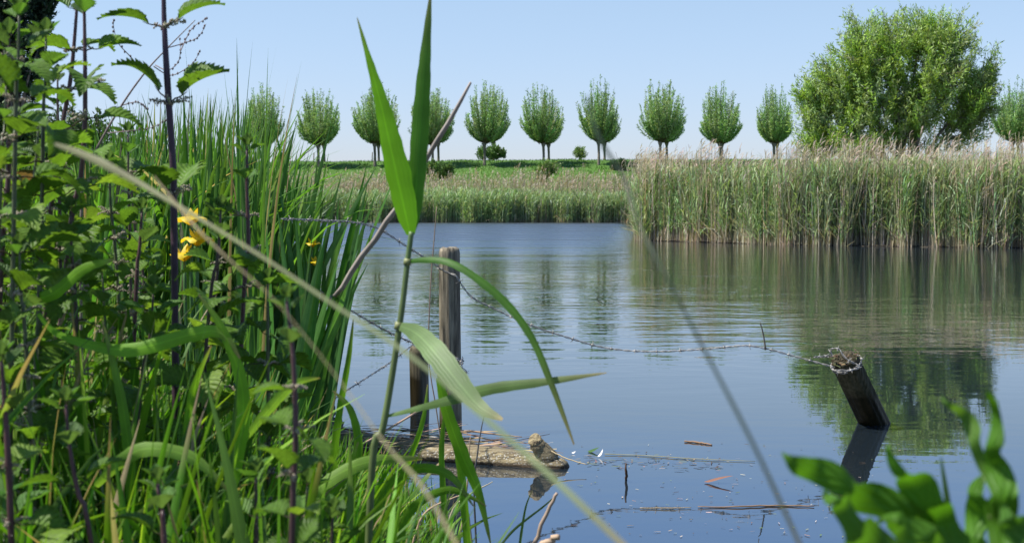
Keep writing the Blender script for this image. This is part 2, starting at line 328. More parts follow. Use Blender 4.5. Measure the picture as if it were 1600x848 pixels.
# ------------------------------------------------------------------ far reeds, dike turf
def cols_along(base, mid, K, s0=0.35):
    s = np.linspace(0,1,K)[None,:,None]; f = np.clip(s/s0,0,1)
    return base[:,None,:]*(1-f)+mid[:,None,:]*f
TAN = [(0.50,0.43,0.32),(0.40,0.34,0.24),(0.60,0.52,0.40),(0.32,0.26,0.19)]
MAUVE = [(0.36,0.29,0.23),(0.30,0.25,0.20),(0.42,0.35,0.28)]
GRN = [(0.20,0.30,0.12),(0.26,0.35,0.15),(0.17,0.27,0.12),(0.33,0.39,0.24)]
def reedbed(name, label, xy, zf, hd, hg, green, wscale, leaves, seed, plume=0.35, lean=0.10, drycol=TAN, greencol=GRN):
    rng = np.random.default_rng(seed); N = len(xy); mb = MB()
    root = np.column_stack([xy, zf(xy[:,0], xy[:,1])-0.03])
    tab = np.random.default_rng(seed+500).normal(0,1,4096)
    def cl(p):
        o = 0
        for f, a in ((0.22,0.22),(0.7,0.22),(2.1,0.16)):
            q = (p[:,0]*1.0+p[:,1]*0.37)*f+300; i = q.astype(int); o = o+a*(tab[i%4096]*(1-(q-i))+tab[(i+1)%4096]*(q-i))
        return np.clip(o,-0.9,0.9)
    isg = rng.random(N) < green+0.22*cl(root)
    # dry stalks
    rd = root[~isg]; n = len(rd); K = 4
    hh = hd*rng.uniform(0.55,1.12,n)*(0.93+0.12*np.sin(rd[:,0]*0.9+1.3)*np.sin(rd[:,0]*2.3)); az = rng.normal(0.3,1.3,n)
    P, S = blade_paths(rd, az, hh, rng.normal(lean,0.10,n), rng.normal(0.05,0.10,n), K, rng.uniform(-1.5,1.5,n))
    W = (0.0055*wscale*rng.uniform(0.7,1.4,n))[:,None]*np.array([1.2,1,0.85,0.5])[None]
    ribbon(mb, P, W, S, pick(rng, n, drycol, jit=0.2))
    m = rng.random(n) < plume                       # plumes
    t = P[m][:,-1]; n2 = len(t)
    for k in range(3):
        a2 = rng.normal(0.2,0.7,n2)
        p2, s2 = blade_paths(t-np.array([0,0,0.10*k]), a2, rng.uniform(0.16,0.30,n2), np.full(n2,0.25)+0.2*k, rng.uniform(0.5,1.5,n2), 4, rng.uniform(-1.5,1.5,n2))
        ribbon(mb, p2, (0.010*wscale*rng.uniform(0.6,1.4,n2))[:,None]*np.array([0.5,1,0.9,0.2])[None], s2, pick(rng, n2, MAUVE, jit=0.18))
    # broken, leaning dry stalks and old leaves low down
    k = rng.random(n) < 0.5; r3 = rd[k]; n3 = len(r3)
    p3, s3 = blade_paths(r3+np.column_stack([np.zeros((n3,2)), rng.uniform(0,0.5,n3)]), rng.uniform(0,6.28,n3), rng.uniform(0.4,1.0,n3), rng.uniform(0.1,0.9,n3), rng.uniform(0,1.2,n3), 3, rng.uniform(-1.5,1.5,n3))
    ribbon(mb, p3, (0.008*wscale*rng.uniform(0.7,1.5,n3))[:,None]*np.array([1,1,0.2])[None], s3, pick(rng, n3, drycol, jit=0.2)*0.8)
    # green shoots
    rg = root[isg]; n = len(rg); hh = hg*rng.uniform(0.6,1.12,n); K = 4
    hh = hh*(1+0.10*cl(rg)); az = rng.normal(0.2,1.3,n); gc = pick(rng, n, greencol, jit=0.2)*(1+0.16*cl(rg+np.array([3.0,1,0])))[:,None]
    P, S = blade_paths(rg, az, hh, rng.normal(lean,0.09,n), rng.normal(0.08,0.08,n), K, rng.uniform(-1.5,1.5,n))
    dry = pick(rng, n, drycol, jit=0.15)*0.8
    ribbon(mb, P, (0.006*wscale)*np.ones((n,1))*np.array([1.1,1,0.9,0.3])[None], S, cols_along(dry, gc, K, 0.28))
    for j in range(leaves):
        f = 0.16+0.82*(j+rng.random(n)*0.7)/leaves; f = np.clip(f,0,1)*(K-1); i = np.minimum(f.astype(int),K-2); fr = (f-i)[:,None]
        b = P[np.arange(n),i]*(1-fr)+P[np.arange(n),i+1]*fr
        la = rng.normal(0.1,1.1,n)+np.where(rng.random(n)<0.4,np.pi,0)
        p2, s2 = blade_paths(b, la, rng.uniform(0.28,0.52,n)*(0.7+0.3*wscale**0.3), rng.uniform(0.15,0.6,n), rng.uniform(0.4,1.5,n), 4, rng.uniform(-0.9,0.9,n))
        ribbon(mb, p2, (0.011*wscale*rng.uniform(0.7,1.3,n))[:,None]*np.array([0.6,1,0.75,0.08])[None], s2, gc*rng.uniform(0.8,1.25,(n,1)))
    o = mb.build(name, M['far']); tag(o, label, 'reeds', None, 'stuff'); return o
rng = np.random.default_rng(3)
def clump_mod(x, y, seed, s=1.0):
    return 0.5+0.25*np.sin(x*2.1*s+seed)+0.15*np.sin(x*5.3*s+y*1.7*s+seed*2)+0.1*np.sin(x*11*s-y*4*s)
n = 24000; x = rng.uniform(-62,13,n); y = FARY+0.1+rng.exponential(2.2,n)+0.35*np.sin(x*0.8)+0.3*np.sin(x*2.7); m = (y<118); xy = np.column_stack([x,y])[m]
reedbed('reed_fringe', 'green reed fringe along the far shore with brown bases', xy, dike_z, 2.3, 2.45, 0.86, 2.6, 4, 11, plume=0.05, lean=0.03)
n = 15000; x = rng.uniform(-66,14,n); y = rng.uniform(112,126.5,n)+1.0*np.sin(x*0.3); xy = np.column_stack([x,y])
reedbed('dry_reeds', 'belt of dry mauve reeds between green fringe and dike', xy, dike_z, 3.1, 2.2, 0.12, 2.6, 2, 12, plume=0.5, lean=0.03, drycol=[(0.36,0.31,0.23),(0.30,0.26,0.18),(0.42,0.35,0.27),(0.25,0.22,0.13)])
# turf of the dike
mb = MB(); n = 60000; x = rng.uniform(-66,30,n); y = rng.uniform(126,150,n); rt = np.column_stack([x,y,dike_z(x,y)-0.03])
P,S = blade_paths(rt, rng.uniform(0,6.28,n), rng.uniform(0.10,0.24,n), rng.uniform(0,0.7,n), rng.uniform(0,0.8,n), 3, rng.uniform(-1,1,n))
ribbon(mb, P, (0.03*rng.uniform(0.5,1.3,n))[:,None]*np.array([1,0.8,0.1])[None], S, pick(rng,n,[(0.052,0.14,0.006),(0.065,0.155,0.01),(0.05,0.125,0.01),(0.08,0.14,0.02)],[0.42,0.3,0.2,0.08],0.10))
tag(mb.build('dike_grass', M['far']), 'bright green grass covering the slope of the dike', 'grass', None, 'stuff')
# right reed bed
X = []; 
n = 15000; u = rng.uniform(3.8,20,n); dep = rng.exponential(0.9,n); m = dep < 5; u=u[m]; dep=dep[m]; u = u+rng.normal(0,0.05,len(u)); yy = RY(u)+0.15+dep+0.22*np.sin(u*1.3)+0.18*np.sin(u*3.7+1)+0.15*np.sin(u*8.3)+rng.normal(0,0.15,len(u))
X.append(np.column_stack([u,yy]))
n = 3800; v = 49+rng.exponential(9,n); v=v[v<107]; X.append(np.column_stack([RX(v)+rng.exponential(0.7,len(v))+0.2*np.sin(v), v]))
n = 9000; u = rng.uniform(4.5,24,n); yy = RY(u)+rng.uniform(0.5,16,n); X.append(np.column_stack([u,yy]))
xy = np.concatenate(X); xy = xy[(xy[:,0]>RX(xy[:,1])-0.1) & (xy[:,1]<106)]
reedbed('reed_bed', 'tall reed bed on the right, green shoots among tan stalks', xy, right_z, 2.85, 2.25, 0.50, 1.35, 8, 13, plume=0.20, lean=0.07)

# ------------------------------------------------------------------ trees
def pollard_meshes(seed, z0=2.1):
    rng = np.random.default_rng(seed)
    tb = MB(); tube(tb, [[0,0,-0.3],[0.02,0,0.1],[0.03,0.02,z0*0.5],[0,0,z0-0.2],[0,0,z0+0.15],[0,0,z0+0.4]], [0.22,0.16,0.125,0.14,0.26,0.1], (0.15,0.12,0.09), 9)
    trunk = tb.mesh('trunk', M['bark'])
    n = 120; cb = MB(); lb = MB()
    phi = np.arccos(1-rng.random(n)*1.42); az = rng.uniform(0,6.283,n)
    rx, up, dn = 2.1, 3.85, 2.5; cz = 2.55
    fill = np.where(rng.random(n)<0.75, rng.uniform(0.86,1.10,n), rng.uniform(0.55,0.85,n))
    vz = np.where(np.cos(phi)>0, up, dn)*np.cos(phi)*fill + cz; hr = rx*np.sin(phi)*fill
    tip = np.column_stack([hr*np.cos(az), hr*np.sin(az), z0+vz])
    base = np.column_stack([0.2*np.cos(az)*np.sin(phi), 0.2*np.sin(az)*np.sin(phi), np.full(n, z0+0.2)])
    ctl = base+(tip-base)*np.array([0.72,0.72,0.30]); K = 7; s = np.linspace(0,1,K)[None,:,None]
    P = base[:,None]*(1-s)**2+2*ctl[:,None]*s*(1-s)+tip[:,None]*s**2
    P += np.cumsum(rng.normal(0,0.03,P.shape),1)
    A = np.stack([-np.sin(az),np.cos(az),0*az],-1)[:,None].repeat(K,1)
    for SS in (A, norm(np.cross(A, norm(np.gradient(P,axis=1))))):
        ribbon(cb, P, np.linspace(0.03,0.008,K)[None].repeat(n,0), SS, pick(rng,n,[(0.16,0.13,0.09),(0.13,0.12,0.06)]))
    per = 112
    f = (0.16+0.84*rng.random((n,per))**0.85)*(K-1); i = np.minimum(f.astype(int),K-2); fr = (f-i)[...,None]
    ar = np.arange(n)[:,None]
    b = (P[ar,i]*(1-fr)+P[ar,i+1]*fr).reshape(-1,3); T = norm(P[ar,i+1]-P[ar,i]).reshape(-1,3)
    N = len(b); b = b+rng.normal(0,0.045,(N,3)); d = norm(T*0.9+rand_dirs(rng,N)*0.75+np.array([0,0,-0.1])); sd = norm(np.cross(d, rand_dirs(rng,N)))
    shoot = np.repeat(pick(rng,n,[(0.22,0.36,0.12),(0.26,0.40,0.15),(0.19,0.33,0.11),(0.30,0.41,0.19)],jit=0.15),per,0)
    diamonds(cb, b, d, sd, rng.uniform(0.13,0.28,N), rng.uniform(0.026,0.050,N), shoot*rng.uniform(0.75,1.3,(N,1)))
    crown = cb.mesh('crown', M['crown']); return trunk, crown
PM = [pollard_meshes(s) for s in (21,22,23,24)]
grp_f = 'pollard willows of the front row along the dike'; grp_b = 'pollard willows of the back row along the dike'
front = [ # px of trunk, crown left/right/top, label
 (418,384,447,139,'pollard willow on the dike, partly hidden by reed tips at left'),
 (498,463,530,142,'pollard willow on the dike left of the upright reed leaves, twin trunks below'),
 (586,551,623,131,'pollard willow directly behind the left upright reed leaf'),
 (676,640,706,140,'pollard willow behind the right upright reed leaf and dry twig tip'),
 (757,725,792,135,'pollard willow on the dike with round shrub at its foot'),
 (849,813,880,134,'slim single pollard willow above the light shrub on the dike slope'),
 (935,903,966,126,'narrow pollard willow with tallest top, right of the small dike bush'),
 (1031,997,1069,128,'wide pollard willow on the dike above the left end of the reed bed'),
 (1124,1091,1156,136,'pollard willow standing alone over the reed bed, second from the big bush'),
 (1208,1180,1238,136,'greyish pollard willow touching the left edge of the big willow bush'),
 (1580,1545,1614,127,'pollard willow at the right picture edge beyond the big willow bush'),
 ]
first = {}
def place_pollard(px, l, r, top, Y, label, grp, v, cat='tree'):
    x = (px-800)/FPX*Y; z = float(dike_z(np.array(x), np.array(Y)))
    topz = at(px, top, Y)[2]; hs = (topz-z)/8.15; wd = (r-l)/FPX*Y/4.35
    t, c = PM[v]
    root = empty('pollard_willow', (x, Y, z)); tag(root, label, cat, grp)
    a = link('trunk', t, root); b = link('crown', c, root)
    b.scale = (wd, wd, hs); a.scale = (1, 1, hs); rz = (px*0.37)%6.28; b.rotation_euler = (0,0,rz)
    lean = math.sin(px*1.7)*0.035; b.rotation_euler[1] = lean; off = ((l+r)/2-px)/FPX*Y; b.location = (off*0.8, 0, 0)
for i, (px,l,r,top,lab) in enumerate(front):
    place_pollard(px,l,r,top,144.6,lab,grp_f,i%4)
back = [(507,470,532,150,'back row pollard willow just right of the twin trunk near the reed leaves'),
 (592,556,622,150,'back row pollard willow behind the left upright reed leaf'),
 (685,652,712,146,'back row pollard willow right of the right upright reed leaf'),
 (771,742,795,138,'back row pollard willow whose trunk rises from the round dike shrub'),
 (857,826,880,152,'thin back row pollard willow behind the slim single willow'),
 (944,915,968,148,'back row pollard willow paired with the narrowest tall willow'),
 (1041,1005,1070,142,'back row pollard willow paired with the wide willow over the reeds'),
 (1127,1096,1156,150,'back row pollard willow hidden behind the lone willow over the reeds'),
 (1213,1184,1240,150,'back row pollard willow behind the greyish one beside the big bush'),
 (1588,1556,1620,146,'back row pollard willow at the right picture edge'),
 (412,380,440,150,'back row pollard willow at left behind the reed tips')]
for i, (px,l,r,top,lab) in enumerate(back):
    place_pollard(px,l,r,top,157.5,lab,grp_b,(i+2)%4)

def leafy(name, label, cat, Y, base, lobes, ntwig, per, leafL, leafW, cols, limbs, zbase, seed, depth=0.8, group=None, outward=0.5, trunkr=0.12, shell=0.45):
    """tree or shrub whose crown is made of many leaves on twigs; lobes in photo position at distance Y"""
    rng = np.random.default_rng(seed); b0 = at(base, 325, Y); b0[2] = zbase
    root = empty(name, b0); tag(root, label, cat, group)
    L = []; wgt = []
    for (cx,cy,rx,ry) in lobes:
        c = at(cx,cy,Y)-b0; L.append((c, rx/FPX*Y, ry/FPX*Y)); wgt.append((rx*ry)**1.0)
    wgt = np.array(wgt)/sum(wgt); k = rng.choice(len(L), ntwig, p=wgt)
    c = np.array([L[i][0] for i in k]); rr = np.array([[L[i][1], L[i][1]*depth, L[i][2]] for i in k])
    d = rand_dirs(rng, ntwig); rad = rng.random(ntwig)**shell
    c[:,1] += rng.normal(0,0.25,ntwig)*rr[:,0]
    tip = c+d*rr*rad[:,None]; tip[:,2] = np.maximum(tip[:,2], 0.2)
    tb = MB(); lp = []
    for j in range(limbs):
        t = tip[rng.integers(ntwig)]*0.85; a = rng.uniform(0,6.28); s0 = np.array([math.cos(a)*trunkr*2, math.sin(a)*trunkr*2, -0.2])
        mid = s0+(t-s0)*np.array([0.35,0.35,0.55])+rng.normal(0,0.1,3)
        p = smooth_path([s0, mid, t], 9); p[1:-1] += rng.normal(0,0.04,(7,3)); lp.append(p)
        tube(tb, p, np.linspace(trunkr, trunkr*0.12, 9), (0.14,0.12,0.085), 5)
    allp = np.concatenate([p[3:] for p in lp])
    cb = MB()
    q = tip - d*0  # twig starts at the nearest limb point (capped length)
    dist = np.linalg.norm(tip[:,None]-allp[None], axis=2) + 2*np.maximum(0, allp[None,:,2]-tip[:,None,2]); near = allp[dist.argmin(1)]
    st = near.copy(); K = 5; s = np.linspace(0,1,K)[None,:,None]
    mid = (st+tip)/2 + rng.normal(0,0.08,(ntwig,3)) + np.array([0,0,-0.12])*leafL*8
    P = st[:,None]*(1-s)**2+2*mid[:,None]*s*(1-s)+tip[:,None]*s**2
    dirn = norm(tip-st); A = norm(np.cross(dirn, rand_dirs(rng,ntwig)))[:,None].repeat(K,1)
    for SS in (A, norm(np.cross(A, dirn[:,None]))):
        ribbon(tb, P, np.linspace(leafW*0.8,leafW*0.25,K)[None].repeat(ntwig,0), SS, pick(rng,ntwig,[(0.13,0.11,0.07),(0.10,0.09,0.05)]))
    tb.build('trunk', M['bark'], root)
    # leaves crowd the last stretch of each twig
    dirn = norm(norm(tip-mid)+np.array([0,0,0.35])); tip_ = tip; tl = np.minimum(np.linalg.norm(tip-st,axis=1), leafL*8)[:,None]
    u = rng.random((ntwig,per)); bse = tip[:,None]-dirn[:,None]*(tl*u)[...,None]
    bse = bse.reshape(-1,3); N = len(bse); T = np.repeat(norm(dirn+np.array([0,0,0.3])),per,0)
    bse += rng.normal(0, leafL*0.34, (N,3)); dd = norm(T*0.85+rand_dirs(rng,N)*0.95); sd = norm(np.cross(dd, rand_dirs(rng,N)))
    cc = np.repeat(pick(rng,ntwig,cols,jit=0.13),per,0)*rng.uniform(0.8,1.3,(N,1))
    diamonds(cb, bse, dd, sd, leafL*rng.uniform(0.6,1.25,N), leafW*rng.uniform(0.7,1.3,N), cc)
    cb.build('crown', M['crown'], root)
    return root
leafy('willow_bush', 'huge bushy willow towering behind the reed bed on the right', 'tree', 58, 1405,
  [(1400,118,112,100),(1305,150,66,92),(1485,115,74,80),(1328,40,18,38),(1362,28,14,24),(1405,22,24,22),(1446,26,18,26),(1500,45,34,38),(1550,105,16,66),(1285,100,18,36),(1262,195,36,54),(1320,215,80,34),(1250,150,22,30),(1290,130,45,40),(1440,185,80,48),(1510,150,34,62),(1370,55,55,50),(1450,45,50,42),(1536,160,36,60),(1345,120,60,90)],
  1750, 64, 0.20, 0.021, [(0.26,0.41,0.06),(0.23,0.36,0.06),(0.29,0.42,0.09),(0.26,0.36,0.13),(0.35,0.43,0.21)], 34, 0.4, 31, depth=0.75, trunkr=0.14)
leafy('dike_shrub', 'round dark green shrub at the foot of the pollard willow on the dike crest', 'shrub', 153, 768,
  [(768,236,21,12),(752,238,9,8),(784,239,8,7)], 170, 40, 0.2, 0.05, [(0.09,0.17,0.05),(0.11,0.2,0.06)], 8, 6.0, 32, depth=0.8, trunkr=0.05)
leafy('dike_shrub', 'small pale shrub on the dike crest between two willows', 'shrub', 151, 907,
  [(907,238,12,8),(904,234,6,6)], 80, 26, 0.2, 0.04, [(0.18,0.27,0.10)], 7, 6.0, 33, trunkr=0.04)
leafy('slope_shrub', 'dark shrub on the dike slope beside the dry twig', 'shrub', 128, 687,
  [(687,265,24,14),(676,258,12,10),(703,262,12,10)], 170, 40, 0.17, 0.045, [(0.07,0.14,0.035),(0.10,0.18,0.04)], 8, 1.8, 34, trunkr=0.05)
leafy('slope_shrub', 'light green elder shrub in front of the dike below the slim willow', 'shrub', 128, 852,
  [(850,264,14,15),(862,256,14,8),(846,275,10,8)], 150, 40, 0.17, 0.045, [(0.12,0.25,0.04),(0.10,0.2,0.04),(0.22,0.3,0.12)], 8, 1.8, 35, trunkr=0.05)
leafy('slope_shrub', 'low dark shrub on the dike slope at the left end of the reed bed', 'shrub', 142, 968,
  [(968,256,14,9),(958,258,9,7)], 90, 36, 0.17, 0.045, [(0.045,0.09,0.025)], 7, 4.4, 36, trunkr=0.05)
leafy('dark_tree', 'tall dark blue-green tree in the top left corner behind the nettles', 'tree', 72, 25,
  [(25,30,60,75),(45,-50,60,60),(-25,20,50,80),(20,-140,60,80),(20,110,50,60),(-20,180,50,80)], 900, 52, 0.28, 0.06, [(0.025,0.055,0.03),(0.035,0.07,0.035),(0.02,0.045,0.025)], 20, 0.6, 37, trunkr=0.22)
leafy('bank_bush', 'green bush on the left bank behind the nettle stems', 'shrub', 40, 110,
  [(110,215,80,55),(40,230,60,70),(190,235,60,40),(-30,215,60,80)], 500, 46, 0.16, 0.035, [(0.05,0.10,0.03),(0.07,0.13,0.035)], 14, 0.6, 38, trunkr=0.08)
# small fence posts on the dike
for px, Y, lab in ((491,148,'small grey stake on the dike crest left of the reed leaves'),(582,148,'small grey stake on the dike under the second willow')):
    x = (px-800)/FPX*Y; mb = MB(); z = float(dike_z(np.array(x),np.array(Y)))
    tube(mb, [[0,0,-0.2],[0.01,0,0.5],[0.03,0,0.95],[0.03,0,1.0]], [0.06,0.055,0.05,0.02], (0.1,0.09,0.08), 7)
    o = mb.build('fence_stake', M['bark']); o.location=(x,Y,z); tag(o, lab, 'stake')

# ------------------------------------------------------------------ posts
def post(name, label, top, bot, r, mat, seed, sink=0.35, knob=0.0, rtop=None):
    rng = np.random.default_rng(seed); top = np.array(top); bot = np.array(bot); ax = (top-bot); Ln = np.linalg.norm(ax); ax = ax/Ln
    n, K = 56, 70; s = np.linspace(-sink, Ln, K); a = np.arange(n)*2*np.pi/n
    rt = rtop or r
    A = norm(np.cross(ax, [0.1,1,0.05])); B = np.cross(ax, A)
    ph = rng.uniform(0,6.28,8); rr = []
    for z in s:
        f = max(0,z)/Ln; base = r+(rt-r)*f
        v = base*(1+0.05*np.cos(2*a+ph[0]+z)+0.035*np.cos(3*a+ph[1]-2*z)+0.02*np.cos(7*a+ph[2]+0.8*z)+0.018*np.cos(12*a+ph[3]+0.5*math.sin(4*z)))
        for c in range(5):       # drying cracks
            ca = ph[3+c%5]+c*1.3+0.12*math.sin(3*z+c); dd = np.abs((a-ca+np.pi)%(2*np.pi)-np.pi)
            v -= base*0.07*np.exp(-(dd/0.05)**2)*(0.35+0.65*math.sin(1.7*z*(1+0.3*c)+c)**2)
        v += base*0.07*math.exp(-((z-Ln*0.42)/0.07)**2)*np.exp(-((np.abs((a-4.2+np.pi)%(2*np.pi)-np.pi))/0.6)**2)
        if z > Ln-0.015: v = v*0.90
        rr.append(v)
    rr = np.array(rr)
    V = bot+ax*s[:,None,None]+rr[...,None]*(A*np.cos(a)[:,None]+B*np.sin(a)[:,None])[None]
    # uneven sawn top with rings
    tops = [V[-1]]
    for f in (0.8,0.55,0.3,0.06):
        ring = bot+ax*(Ln+0.004+0.004*np.cos(3*a+f*9)[:,None]-(0.010 if f<0.4 else 0.0))+(rr[-1]*f)[:,None]*(A*np.cos(a)[:,None]+B*np.sin(a)[:,None]); tops.append(ring)
    V = np.concatenate([V, np.array(tops[1:])]); KK = len(V); idx = np.arange(KK*n).reshape(KK,n); nx = np.roll(idx,-1,1)
    F = np.stack([idx[:-1],nx[:-1],nx[1:],idx[1:]],-1).reshape(-1,4)
    o0 = bot; mb = MB(); mb.add(V.reshape(-1,3)-o0, F, (0.2,0.2,0.2)); o = mb.build(name, mat); o.location = o0; tag(o, label, 'post'); return o
POST_Y = 6.9
pt = at(702,388,POST_Y); pb = at(703,680,POST_Y); pb[2] = 0; pb[0] = at(705,680,POST_Y)[0]
post('wooden_post', 'tall grey weathered wooden post standing in the water', pt, pb, 0.057, M['wood'], 1, rtop=0.051)
p2t = at(654,542,7.75); p2b = at(656,640,7.75); p2b[2] = 0
post('wooden_post', 'short wet stump of a post left of the tall post', p2t, p2b, 0.052, M['wetwood'], 2)
p3b = at(1366,660,7.25); p3b[2] = 0; p3t = at(1319,560,7.05)
post('wooden_post', 'dark leaning post stump in the water, ringed with wire', p3t, p3b, 0.072, M['darkwood'], 3, rtop=0.068)

# ------------------------------------------------------------------ barbed wire
def barbed(mbx, pts, K, tw=0.0032, r=0.0022, barb=0.11, seed=0, twist_len=0.045):
    rng = np.random.default_rng(seed); P = smooth_path(pts, K); seg = np.linalg.norm(np.diff(P,axis=0),axis=1); s = np.concatenate([[0],np.cumsum(seg)])
    n = int(s[-1]/0.009)+2; q = np.linspace(0,s[-1],n); C = np.column_stack([np.interp(q,s,P[:,i]) for i in range(3)])
    T = norm(np.gradient(C,axis=0)); A = norm(np.cross(T,[0.05,0.1,1])); B = np.cross(T,A)
    for k in (0,np.pi):
        a = q/twist_len*np.pi+k; tube(mbx, C+tw*(A*np.cos(a)[:,None]+B*np.sin(a)[:,None]), r, (0.35,0.33,0.3), 5)
    x = rng.uniform(0.02,barb)
    while x < s[-1]-0.02:
        i = int(x/s[-1]*(n-1)); c = C[i]
        for kk in range(2):
            a = rng.uniform(0,6.28); d = A[i]*math.cos(a)+B[i]*math.sin(a)
            tube(mbx, [c-d*0.020+T[i]*0.004, c-T[i]*0.004, c+T[i]*0.004, c+d*0.020-T[i]*0.004], [0.0008,0.0019,0.0019,0.0008], (0.3,0.28,0.25), 5)
        tube(mbx, [c-T[i]*0.008, c, c+T[i]*0.008], [0.0035,0.0065,0.0035], (0.3,0.28,0.25), 6)
        x += barb*rng.uniform(0.85,1.15)
def ring(c, ax, r, n=18, h=0.0, turns=1.0, tilt=0.1):
    ax = norm(np.array(ax)); A = norm(np.cross(ax,[0,1,0.1])); B = np.cross(ax,A); a = np.linspace(0,2*np.pi*turns,n)
    return np.array(c)+r*(np.cos(a)[:,None]*A+np.sin(a)[:,None]*B)+np.outer(a/(2*np.pi)*h+0.01*np.sin(a+1),ax)
mb = MB()
barbed(mb, [at(440,342,5.6),at(512,345,5.9),at(548,347,6.1),at(590,357,6.3),at(640,388,6.5),at(672,408,6.7),at(693,423,6.83),at(712,430,6.83)], 60, seed=1)
barbed(mb, [at(712,430,6.83),at(735,462,6.85),at(768,480,6.88),at(830,508,6.9),at(890,528,6.95),at(945,543,7.0),at(1010,549,7.0),at(1090,546,7.0),at(1160,540,6.98),at(1195,544,6.98),at(1240,556,6.98),at(1280,567,6.97),at(1302,573,6.96)], 110, seed=2)
a3 = norm(p3t-p3b)
barbed(mb, ring(p3t-a3*0.025, a3, 0.077, 24, -0.01, 1.2), 50, seed=3, barb=0.07)
barbed(mb, [at(1272,558,7.0),at(1300,556,7.1),at(1330,562,7.12),at(1343,572,7.0),at(1330,578,6.94),at(1305,578,6.93)], 40, seed=5, barb=0.06)
barbed(mb, [at(1300,558,7.05),at(1298,546,7.0),at(1310,545,6.99),at(1322,560,6.97),at(1342,571,6.96)], 30, seed=6, barb=0.07)
o = mb.build('barbed_wire', M['wire']); tag(o, 'upper strand of barbed wire sagging from tall post to the leaning stump', 'barbed wire')
mb = MB()
barbed(mb, [at(455,430,6.3),at(500,455,6.5),at(560,492,6.7),at(610,520,7.0),at(650,538,7.6),at(668,546,7.4),at(690,556,6.86),at(716,560,6.83)], 70, seed=4)
ax = norm(pt-pb); barbed(mb, ring(at(705,562,6.9), ax, 0.060, 24, 0.006, 1.4), 40, seed=8, barb=0.06)
barbed(mb, [at(706,562,6.83),at(724,566,6.82),at(718,572,6.82),at(728,580,6.84),at(722,588,6.9)], 24, seed=9, barb=0.05)
o = mb.build('barbed_wire', M['wire']); tag(o, 'lower strand of barbed wire from the reeds to the middle of the tall post', 'barbed wire')
mb = MB(); barbed(mb, [at(648,536,7.65),at(610,566,7.2),at(570,592,6.9),at(530,618,6.6),at(505,640,6.4)], 50, seed=10, barb=0.3)
o = mb.build('barbed_wire', M['wire']); tag(o, 'pale loose wire running down left from the short stump', 'barbed wire')
mb = MB(); tube(mb, smooth_path([at(1196,546,6.98),at(1194,530,6.97),at(1191,515,6.96),at(1187,502,6.95)],8), [0.005,0.0045,0.004,0.003,0.004,0.003,0.003,0.001], (0.06,0.045,0.035), 6)
o = mb.build('twig', M['bark']); tag(o, 'short dark twig sticking up from the sagging wire', 'twig')
# dead grass nest on the leaning post
mb = MB(); n = 70; rng = np.random.default_rng(5); a = rng.uniform(0,6.28,n); rr = 0.070*np.sqrt(rng.random(n)); A = norm(np.cross(a3,[0,1,0.1])); B = np.cross(a3,A)
c = p3t+rr[:,None]*(np.cos(a)[:,None]*A+np.sin(a)[:,None]*B)+a3*0.004
P,S = blade_paths(c, rng.uniform(0,6.28,n), rng.uniform(0.02,0.05,n), rng.uniform(0.9,1.6,n), rng.uniform(0.3,1.6,n), 5, rng.uniform(-1,1,n))
ribbon(mb, P, (0.0028*rng.uniform(0.6,1.5,n))[:,None]*np.array([1,1,1,0.8,0.2])[None], S, pick(rng,n,[(0.14,0.09,0.05),(0.08,0.055,0.03),(0.22,0.16,0.09),(0.07,0.08,0.03)],jit=0.2))
o = mb.build('dead_grass', M['dry']); tag(o, 'tuft of brown dead grass caught on top of the leaning stump', 'dead grass')

# ------------------------------------------------------------------ floating log
def log_obj():
    rng = np.random.default_rng(9); root = empty('floating_log', (at(700,715,6.2)[0], 6.2, 0)); tag(root, 'floating log crusted with pale scum, knot stub near its right end', 'log')
    pts = [at(470,692,6.55),at(540,697,6.45),at(620,703,6.3),at(700,710,6.2),at(780,715,6.12),at(840,718,6.05),at(888,722,6.0)]
    P = smooth_path(pts, 60); P[:,2] = np.linspace(0.018,-0.012,60); P -= np.array(root.location)
    K = 60; n = 28; a = np.arange(n)*2*np.pi/n; r = np.interp(np.linspace(0,1,K),[0,0.3,0.7,0.9,0.97,1],[0.07,0.085,0.078,0.066,0.05,0.02])
    T = norm(np.gradient(P,axis=0)); A = norm(np.cross(T,[0,0,1.0])); B = np.cross(A,T)*-1
    ss = np.linspace(0,1,K)[:,None]; v = r[:,None]*(1+0.06*np.cos(3*a+3*ss)+0.04*np.cos(7*a-8*ss)+0.03*np.cos(11*a+5*ss)+rng.normal(0,0.014,(K,n)))
    V = P[:,None]+v[...,None]*(A[:,None]*np.cos(a)[None,:,None]+B[:,None]*np.sin(a)[None,:,None]*0.85)
    idx = np.arange(K*n).reshape(K,n); nx = np.roll(idx,-1,1); F = np.stack([idx[:-1],nx[:-1],nx[1:],idx[1:]],-1).reshape(-1,4)
    V = V.reshape(-1,3); f2=[[idx[-1,j],idx[-1,j+1],idx[-1,n-2-j],idx[-1,n-1-j]] for j in range(n//2-1)]
    mb = MB(); mb.add(V, np.concatenate([F,f2]), (0.2,0.17,0.1)); mb.build('trunk', M['log'], root)
    b = at(852,712,6.02)-np.array(root.location); t = at(834,684,6.0)-np.array(root.location)
    mb = MB(); K=12; q = smooth_path([b+[0.03,0,-0.03], (b+t)/2+[0.0,0,0.0], t], K)
    tube(mb, q+rng.normal(0,0.0015,q.shape), np.linspace(0.048,0.026,K)*(1+rng.normal(0,0.05,K)), (0.2,0.17,0.1), 12); mb.build('knot_stub', M['log'], root)
log_obj()
